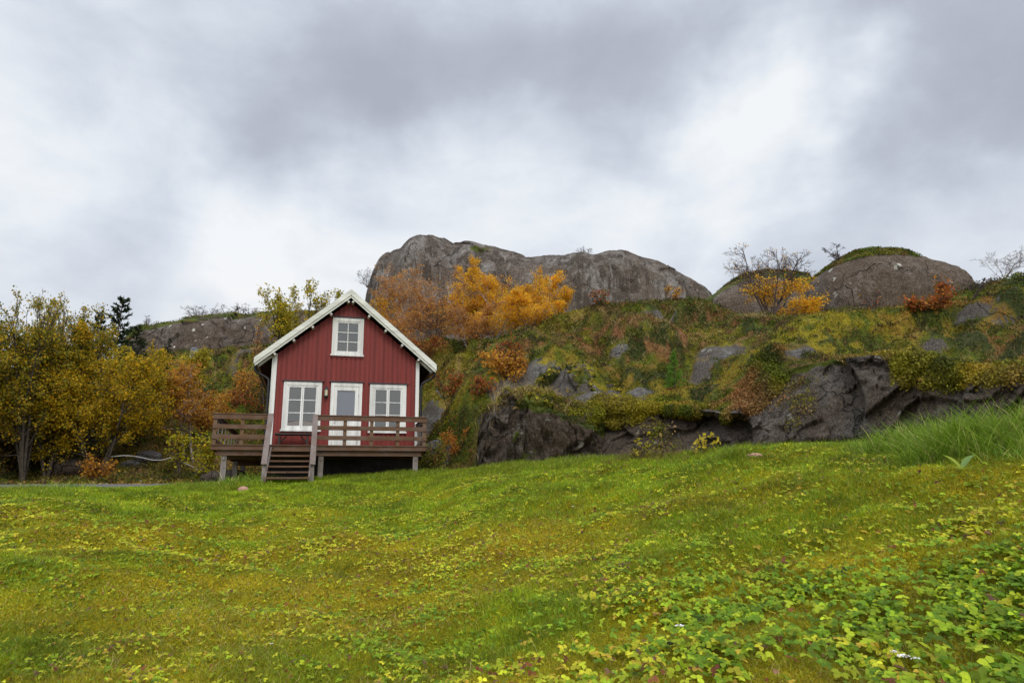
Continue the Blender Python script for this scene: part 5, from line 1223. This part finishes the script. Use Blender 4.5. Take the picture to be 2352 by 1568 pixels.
# heath on the hillside: small dense cushions
hill_ok = ((crow > 8.0) & (crow < 12.7) & ~is_wall)*inview
msc = moss[:-1, :-1]+.5*fbm(cC, 2.4, 3, 91)
wt = hill_ok*(msc > .5)*np.clip(crr, 14, 60)**-.9*np.where(caz > math.radians(-22), 1.0, .55)
N = 190000
P, Nn, i_, j_ = sample(wt, N); r_ = np.hypot(P[:, 0], P[:, 1]); base_c = plantcol(P)
c3 = fbm(P, 1.3, 3, 95)
big = np.clip(.55+1.3*c3, .25, 1.5)
K = 7
rad_ = (.05+.10*big*rngs.uniform(.5, 1.4, N))*np.clip(r_/26, .7, 1.5)
Pk = np.repeat(P, K, axis=0); rk = np.repeat(rad_, K)[:, None]
dv_ = unit(rngs.normal(0, 1, (N*K, 3))); dv_[:, 2] = np.abs(dv_[:, 2])
off_ = dv_*rk*rngs.uniform(.5, 1.0, (N*K, 1)); off_[:, 2] += .2*rk[:, 0]*0-.02
ck_ = np.repeat(base_c*(1+rngs.normal(0, .24, (N, 1))), K, axis=0)*(1+rngs.normal(0, .12, (N*K, 1)))
rs = rngs.random(N*K)[:, None]; wdens = np.repeat(np.clip(fbm(P, .7, 2, 97)+.15, 0, 1), K)[:, None]
ck_ = np.where(rs < .012+.09*wdens, np.array([[.34, .11, .05]])*rngs.uniform(.5, 1.4, (N*K, 1)), ck_)
V_, F_, c_ = leaf_mesh(rngs, Pk+off_, np.repeat(.030*np.clip(r_/22, .7, 2.2), K), np.clip(ck_, .004, .8)*1.25, aspect=1.7, up=.5)
# dry grass wisps between
N = 26000; P, _, _, _ = sample(hill_ok*(msc > .45)*np.clip(crr, 14, 60)**-1.0*(fbm(cC, .55, 3, 98) > .02), N); r_ = np.hypot(P[:, 0], P[:, 1])
bl_ = blades(P, rngs.uniform(.12, .32, N), .008*np.clip(r_/20, 1, 3), pick(rngs, [((.32,.22,.08), 3), ((.22,.13,.05), 3), ((.18,.18,.03), 2)], N), tilt=.8)
N = 9000; P, _, _, _ = sample(hill_ok*(msc > .55)*np.clip(crr, 14, 60)**-1.0*(sstep(-.05, .2, fbm(cC, .8, 3, 99))+.05), N); r_ = np.hypot(P[:, 0], P[:, 1])
K = 44; rad_ = rngs.uniform(.12, .34, N)*np.clip(r_/26, .6, 1.4); dv_ = unit(rngs.normal(0, 1, (N*K, 3))); dv_[:, 2] = np.abs(dv_[:, 2])*.8
off_ = dv_*(np.repeat(rad_, K)*rngs.uniform(.7, 1.05, N*K))[:, None]
sc_ = pick(rngs, [((.055, .075, .008), 5), ((.095, .10, .008), 4), ((.075, .045, .022), 3.5), ((.16, .14, .010), 2), ((.20, .075, .03), .8)], N, .25)
sh_ = leaf_mesh(rngs, np.repeat(P, K, axis=0)+off_, np.repeat(.034*np.clip(r_/22, .7, 1.9), K), np.repeat(sc_, K, axis=0)*(1+rngs.normal(0, .2, (N*K, 1))).clip(.3), aspect=1.8, up=.4)
stuff('heath', [(V_, F_, c_), bl_, sh_], M_heath, 'moss, heather and red berry heath covering the rocky hillside')

# moss and heather hanging over the rock face and growing on its ledges
topw = is_wall & (crow > 8.5); nearw = (~is_wall) & (crow >= 8.999) & (crow < 9.25) & (caz > math.radians(-2.6)) & (inview > 0)
hang = fbm(cC, .5, 3, 101)
blk_ = 1-.85*((caz > math.radians(-3)) & (caz < math.radians(7.0)))
hg2 = fbm(cC*np.array([1, 1, 0]), .9, 3, 104)
wt = (topw*(crow > 9.0-.34*np.clip(hang*2.2+.22+hg2*1.2, 0, 1.2))*1.2*blk_+nearw*.45*(hg2 > -.15))*inview+is_wall*inview*(fbm(np.stack([cC[..., 0], cC[..., 1], cC[..., 2]*1.5], -1), .8, 3, 103) > .34)*.10
N = 32000; P, Nn, i_, j_ = sample(wt, N); bc = plantcol(P, 3)
K = 8; rad_ = rngs.uniform(.05, .16, N); Pk = np.repeat(P, K, axis=0); dv_ = unit(rngs.normal(0, 1, (N*K, 3))); off_ = dv_*np.repeat(rad_, K)[:, None]
off_ += np.repeat(-unit(P*np.array([1, 1, 0]))*.05, K, axis=0); off_[:, 2] -= .04
V_, F_, c_ = leaf_mesh(rngs, Pk+off_, .030, np.repeat(bc*(1+rngs.normal(0, .25, (N, 1))), K, axis=0).clip(.004)*1.2, aspect=1.7)
stuff('hanging_moss', [(V_, F_, c_)], M_heath, 'green and brown moss hanging over the edge of the dark rock face')

# tall grass tufts
parts = []
def tuft(px, py, rx, ry, n, h0, h1, pal, w=.007, lean=None, dist=None, droop=.6, tilt=.7, nseg=4):
    p = hit(px, py) if dist is None else at_r(px, py, dist)
    a = rngs.uniform(0, 2*PI, n); rr_ = rngs.random(n)**.7; X2 = p[0]+rx*rr_*np.cos(a); Y2 = p[1]+ry*rr_*np.sin(a)
    # heights from the terrain grid
    k = max(1, n//400); zz2 = np.array([drop(x, y, p[2]) for x, y in zip(X2[::k], Y2[::k])]); zz2 = np.repeat(zz2, k)[:n]; Xs, Ys = np.repeat(X2[::k], k)[:n]+rngs.normal(0, .03, n), np.repeat(Y2[::k], k)[:n]+rngs.normal(0, .03, n)
    if dist is not None: zz2 = np.full(n, p[2])+rngs.normal(0, .03, n)
    Pt = np.stack([Xs, Ys, zz2-.01], -1)
    hh_ = (h0+(h1-h0)*rngs.random(n)**1.6)*(1-.45*rr_)
    return blades(Pt, hh_, np.full(n, w)*rngs.uniform(.6, 1.3, n), pick(rngs, pal, n), tilt=tilt, nseg=nseg, droop=droop, lean=lean)
TG = [((.20,.32,.022), 4), ((.12,.22,.014), 3), ((.30,.40,.045), 2.4), ((.45,.40,.13), 1.0)]
FG = [((.20,.26,.014), 4), ((.14,.21,.014), 3), ((.30,.29,.03), 1.2)]
for a in ((885,450,.5,.4,1300,.12,.45),(905,449,.5,.4,1500,.18,.54),(930,448.5,.55,.4,1700,.20,.56),(955,447.5,.55,.4,1900,.24,.66),(985,446,.6,.4,1900,.24,.64),(1015,444,.6,.4,1700,.24,.64),(1050,442,.7,.4,1200,.2,.6),(1090,441,.8,.4,900,.2,.5),(862,451,.35,.3,350,.08,.24),(930,453,.8,.4,900,.06,.2),(1000,450,.8,.4,900,.06,.22)):
    parts.append(tuft(*a, TG, w=.0075))
for a in ((728,457.5,.42,.3,900,.08,.30),(740,457,.3,.3,400,.06,.22),(715,458,.4,.3,400,.05,.2)): parts.append(tuft(*a, FG, w=.009))
for a in ((248,482,.75,.5,900,.12,.48),(228,484,.6,.4,450,.1,.3),(272,483,.7,.5,500,.08,.3),(205,486,.8,.5,500,.06,.28),(60,489,1.1,.5,800,.08,.36),(85,489,.6,.4,300,.06,.25),(178,487,.6,.5,300,.05,.22)): parts.append(tuft(*a, TG, w=.013))
for a in ((545,608,.30,.24,900,.06,.17),(520,638,.26,.2,600,.05,.14),(565,628,.2,.2,300,.05,.13),(15,567,.35,.25,300,.05,.14),(120,560,.35,.25,250,.04,.11),(690,520,.4,.3,250,.04,.1),(30,650,.3,.2,260,.05,.12),(395,520,.6,.4,300,.04,.1),(840,515,.4,.3,160,.04,.09)): parts.append(tuft(*a, FG, w=.0045))
# fringe of longer grass along the crest of the lawn
wt = ((crow > 5.55) & (crow < 6.25))*inview; N = 48000
P, _, _, _ = sample(wt, N); r_ = np.hypot(P[:, 0], P[:, 1]); roadgap = 1-.75*np.exp(-((np.arctan2(P[:, 0], P[:, 1])-math.atan((122-512)/FPX*.97))/.055)**2)
parts.append(blades(P, rngs.uniform(.05, .15, N)*roadgap*np.clip(.8+1.2*fbm(P, .6, 2, 111), .3, 1.6)*np.clip(r_/13, .8, 1.3), .0045*np.clip(r_/8, 1, 2.6), pick(rngs, FG, N), tilt=.8, nseg=3))
stuff('tall_grass', parts, M_grass, 'long fresh green grass tufts along the top of the lawn')
# straw coloured grass on the rock block and at the foot of the face
parts = []
ST = [((.42,.30,.12), 4), ((.32,.20,.07), 3), ((.5,.40,.2), 1.5), ((.2,.2,.04), 1)]
BG_ = [((.16,.10,.03), 3), ((.22,.16,.04), 3), ((.12,.13,.02), 2)]
for a in ((506,401,.30,.25,420,.12,.42),(520,404,.32,.25,600,.12,.38),(535,407,.34,.25,700,.12,.36),(550,411,.34,.25,600,.1,.32),(564,414,.3,.2,300,.1,.28)): parts.append(tuft(*a, ST, w=.010, dist=18.9, droop=.8, tilt=1.0))
for a in ((508,400,.4,.2,60,.5,.9),(545,408,.4,.2,40,.4,.7)): parts.append(tuft(*a, ST, w=.008, tilt=.2, droop=.15, dist=18.9))
for a in ((500,410,.5,.5,500,.15,.55),(515,412,.6,.5,600,.12,.40),(532,414,.7,.5,900,.12,.38),(550,414,.7,.5,900,.10,.34),(565,415,.5,.4,300,.1,.3)): parts.append(tuft(*a, ST, w=.011))
for a in ((508,402,.5,.3,60,.6,1.0),(545,408,.6,.3,40,.5,.8)): parts.append(tuft(*a, ST, w=.008, tilt=.2, droop=.15))
for a in ((635,459,.7,.3,600,.1,.40),(655,458,.8,.3,600,.1,.34),(675,457,.8,.3,500,.1,.3),(700,456,.6,.3,300,.08,.25),(455,470,.8,.6,500,.1,.5),(470,462,.6,.5,500,.15,.6),(478,452,.4,.4,260,.15,.5)): parts.append(tuft(*a, BG_, w=.011))
for a in ((655,322,3,1,900,.15,.4),(700,316,3,1,900,.15,.4),(735,321,2,1,700,.15,.4),(860,312,3,1,700,.12,.35),(575,330,2,1,500,.15,.35)): parts.append(tuft(*a, ST, w=.02))
stuff('dry_grass', parts, M_grass, 'straw coloured dry grass on the low rock and the heath')

# single small plants and flowers
def flower(lab, px, py, seed, s=1.0):
    p = hit(px, py); rt = empty('white_flower', p, label=lab, cat='flower', group='white flowers in the lawn'); rg = np.random.default_rng(seed)
    hs = .035; curve_tube('stem', [(0, 0, -.01), (.004, 0, .05*s), (.0, .0, .055*s+hs)], .0018, M_stem, rt, k=5)
    n = 46; a = rg.uniform(0, 2*PI, n); r_ = np.sqrt(rg.random(n))*.024*s; c0 = np.stack([r_*np.cos(a)*1.2, r_*np.sin(a), .058*s+hs+.006*s*(1-(r_/.024/s)**2)+rg.normal(0, .001, n)], -1)
    V, F, _ = leaf_mesh(rg, c0, .011*s, np.ones((n, 3)), up=3.5, aspect=1.0); mesh_obj('flower_head', V, [F], M_petal, rt)
M_stem = plain('stem_green', (.12, .18, .03)); M_petal = plain('white_petals', (.85, .82, .80), .7)
flower('white flower head alone in the lower right lawn', 681, 641, 1, 1.15)
flower('white flower head, topmost of the three at the bottom edge', 897, 668, 2, .85)
flower('white flower head, largest and lowest of the three at the bottom edge', 906, 676, 3, 1.1)
flower('white flower head, rightmost of the three at the bottom edge', 918, 675, 4, .8)
flower('tiny white flower left of the middle of the lawn', 573, 512, 5, .8)
flower('small whitish flower near the lower edge left of centre', 271, 652, 6, .5)
def big_leaf_plant(lab, px, py, leaves, name='broad_leaved_plant', cat='plant'):
    p = hit(px, py); rt = empty(name, p, label=lab, cat=cat)
    for az_, L, w_, el, c in leaves:
        D = np.array([math.cos(az_)*math.cos(el), math.sin(az_)*math.cos(el), math.sin(el)]); sd_ = unit(np.cross(D, np.array([0, 0, 1.]))); N_ = np.cross(sd_, D)
        V, F = [], []; m = 8
        for i in range(m+1):
            t = i/m; ww = w_*math.sin(PI*min(1, t*.93+.05))**.75*.5; c0 = D*L*t-N_*0-np.array([0, 0, 1])*L*.28*t*t
            V += [c0-sd_*ww+N_*ww*.35, c0, c0+sd_*ww+N_*ww*.35]
        for i in range(m):
            for j in (0, 1): F.append((3*i+j, 3*i+j+1, 3*i+j+4, 3*i+j+3))
        V = np.array(V); V[:, 2] += .01; mesh_obj('leaf', V, [np.array(F)], M_leaf, rt, col=np.array(c)*np.ones((len(V), 3)), smooth=True)
big_leaf_plant('broad leaved plant with light green pointed leaves at the right lawn edge', 962, 471, [(2.2, .26, .085, 1.0, (.36,.44,.06)), (.5, .36, .075, .75, (.22,.34,.09)), (-2.4, .16, .07, .4, (.34,.42,.06)), (-.6, .15, .06, .3, (.3,.4,.05))])
big_leaf_plant('dark red upright dock leaf among the tall grass', 958, 437, [(1.9, .30, .10, 1.35, (.17,.035,.018)), (.6, .12, .07, .9, (.25,.38,.08))], name='dock_plant')
big_leaf_plant('orange fallen leaf lying low in the middle of the lawn', 359, 606, [(.2, .045, .035, .25, (.55,.14,.02))], name='orange_leaf', cat='leaf')
PG = 'plants at the foot of the rocks'
ptree('leafy_plant', 'yellow leaved plant in front of the dark rock face', 'plant', PG, 640, 461, 434, 14, 601, [((.55,.42,.03), 3), ((.42,.42,.04), 3)], stems=5, fan=.35, lo=.1, nleaf=80, lsize=.05, r0=.006, bark=M_twig, k=(6, 3, 2))
ptree('leafy_plant', 'small yellow leaved sprig at the dark rock face, farther right', 'plant', PG, 700, 456, 432, 12, 602, [((.5,.38,.03), 3)], stems=3, fan=.3, lo=.2, nleaf=70, lsize=.06, r0=.006, bark=M_twig, k=(5, 3, 2))
ptree('leafy_plant', 'low green bush at the foot of the rock block', 'plant', PG, 490, 466, 454, 22, 603, [((.07,.12,.02), 3), ((.12,.17,.03), 2)], stems=7, fan=.8, lo=.05, nleaf=800, lsize=.06, r0=.008, bark=M_twig, k=(6, 4, 3))
ptree('leafy_plant', 'thin dry brown stalk plant against the rock face', 'plant', PG, 662, 458, 420, 12, 604, [((.35,.22,.08), 3)], stems=3, fan=.25, lo=.2, nleaf=60, lsize=.05, r0=.006, bark=M_twig, k=(6, 3, 2))
ptree('fern', 'orange fern between the deck corner and the rock block', 'fern', PG, 458, 446, 426, 24, 605, [((.60,.26,.04), 3), ((.50,.18,.03), 2)], dist=21.5, stems=7, fan=.6, lo=.05, nleaf=900, lsize=.045, r0=.008, bark=M_twig, k=(14, 3, 2), ratio=(.2, .4, .4))
ptree('leafy_plant', 'green and yellow weeds beside the right deck post', 'plant', PG, 436, 470, 440, 26, 606, [((.16,.20,.03), 3), ((.30,.24,.03), 2), ((.4,.18,.03), 1)], dist=21.5, stems=6, fan=.5, lo=.05, nleaf=900, lsize=.05, r0=.008, bark=M_twig, k=(7, 4, 3))
ptree('bare_sapling', 'thin dark leafless sapling standing against the pale rock', 'sapling', None, 571, 424, 385, 9, 607, RUST, stems=2, fan=.15, lo=.3, nleaf=12, lsize=.05, r0=.02, bark=M_twig, k=(7, 3, 2))

# straw grass rooted on the low rock block
P = []
for x, y in zip(rngs.normal(at_y(532, 408, 18.5)[0], .75, 2600), rngs.uniform(17.5, 19.6, 2600)):
    h = KV1.ray_cast(Vector((x, y, 60)), Vector((0, 0, -1)), 200)
    if h[0] is not None and abs(h[1].z) > .5: P.append(h[0][:])
P = np.array(P); P = P[fbm(P, 1.3, 2, 5) > -.15]; n = len(P)
V_, F_, c_ = blades(P, rngs.uniform(.10, .34, n)*np.where(rngs.random(n) < .05, 2.2, 1), np.full(n, .010), pick(rngs, ST, n), tilt=1.0, nseg=3, droop=.7)
stuff('straw_grass', [(V_, F_, c_)], M_grass, 'straw coloured grass tuft on top of the low rock block')
# heather caps on the boulders and the ridge
parts = []
def cap(bv, x0, x1, Y0, Y1, n, seed, zmin=-9, thr=.0, rad=.13):
    rg = np.random.default_rng(seed); X2 = rg.uniform(x0, x1, n); Y2 = rg.uniform(Y0, Y1, n); P = []
    for x, y in zip(X2, Y2):
        h = bv.ray_cast(Vector((x, y, 90)), Vector((0, 0, -1)), 200)
        if h[0] is not None and abs(h[1].z) > .55 and h[0].z > zmin: P.append(h[0][:])
    P = np.array(P); P = P[fbm(P, .5, 2, seed) > thr-rg.random(len(P))*.4]; K = 9; Pk = np.repeat(P, K, axis=0)
    o_ = unit(rg.normal(0, 1, (len(Pk), 3))); o_[:, 2] = np.abs(o_[:, 2]); o_ *= np.repeat(rad*rg.uniform(.4, 1.4, len(P)), K)[:, None]
    c = np.repeat(plantcol(P, 5)*(1+rg.normal(0, .3, (len(P), 1))), K, axis=0).clip(.004)*1.2
    V, F, c = leaf_mesh(rg, Pk+o_, .05, c, aspect=1.7, up=.5); parts.append((V, F, c))
xa, xb = at_y(1905/2.297, 262, 36)[0], at_y(2085/2.297, 262, 36)[0]; cap(BV1, xa, xb, 34, 40, 3800, 5, at_y(850, 266, 36)[2])
xa, xb = at_y(1640/2.297, 280, 40)[0], at_y(1880/2.297, 280, 40)[0]; cap(BV2, xa, xb, 38, 44, 3600, 6, at_y(740, 282, 40)[2])
xa, xb = at_y(135, 325, 55)[0], at_y(300, 325, 55)[0]; cap(RB, xa, xb, 54, 62, 5000, 7, at_y(150, 333, 55)[2], rad=.14, thr=.05)
xa, xb = at_y(498, 410, 18.5)[0], at_y(612, 410, 18.5)[0]; cap(KV1, xa, xb, 17.4, 21, 3000, 9, at_y(540, 419, 18.5)[2], rad=.08, thr=-.05)
xa, xb = at_y(520, 410, 21)[0], at_y(705, 410, 21)[0]; cap(KV2, xa, xb, 20, 25, 4200, 10, at_y(560, 408, 21)[2], rad=.09, thr=.02)
stuff('heather_caps', parts, M_heath, 'heather and moss growing on top of the boulders and the rock ridge')
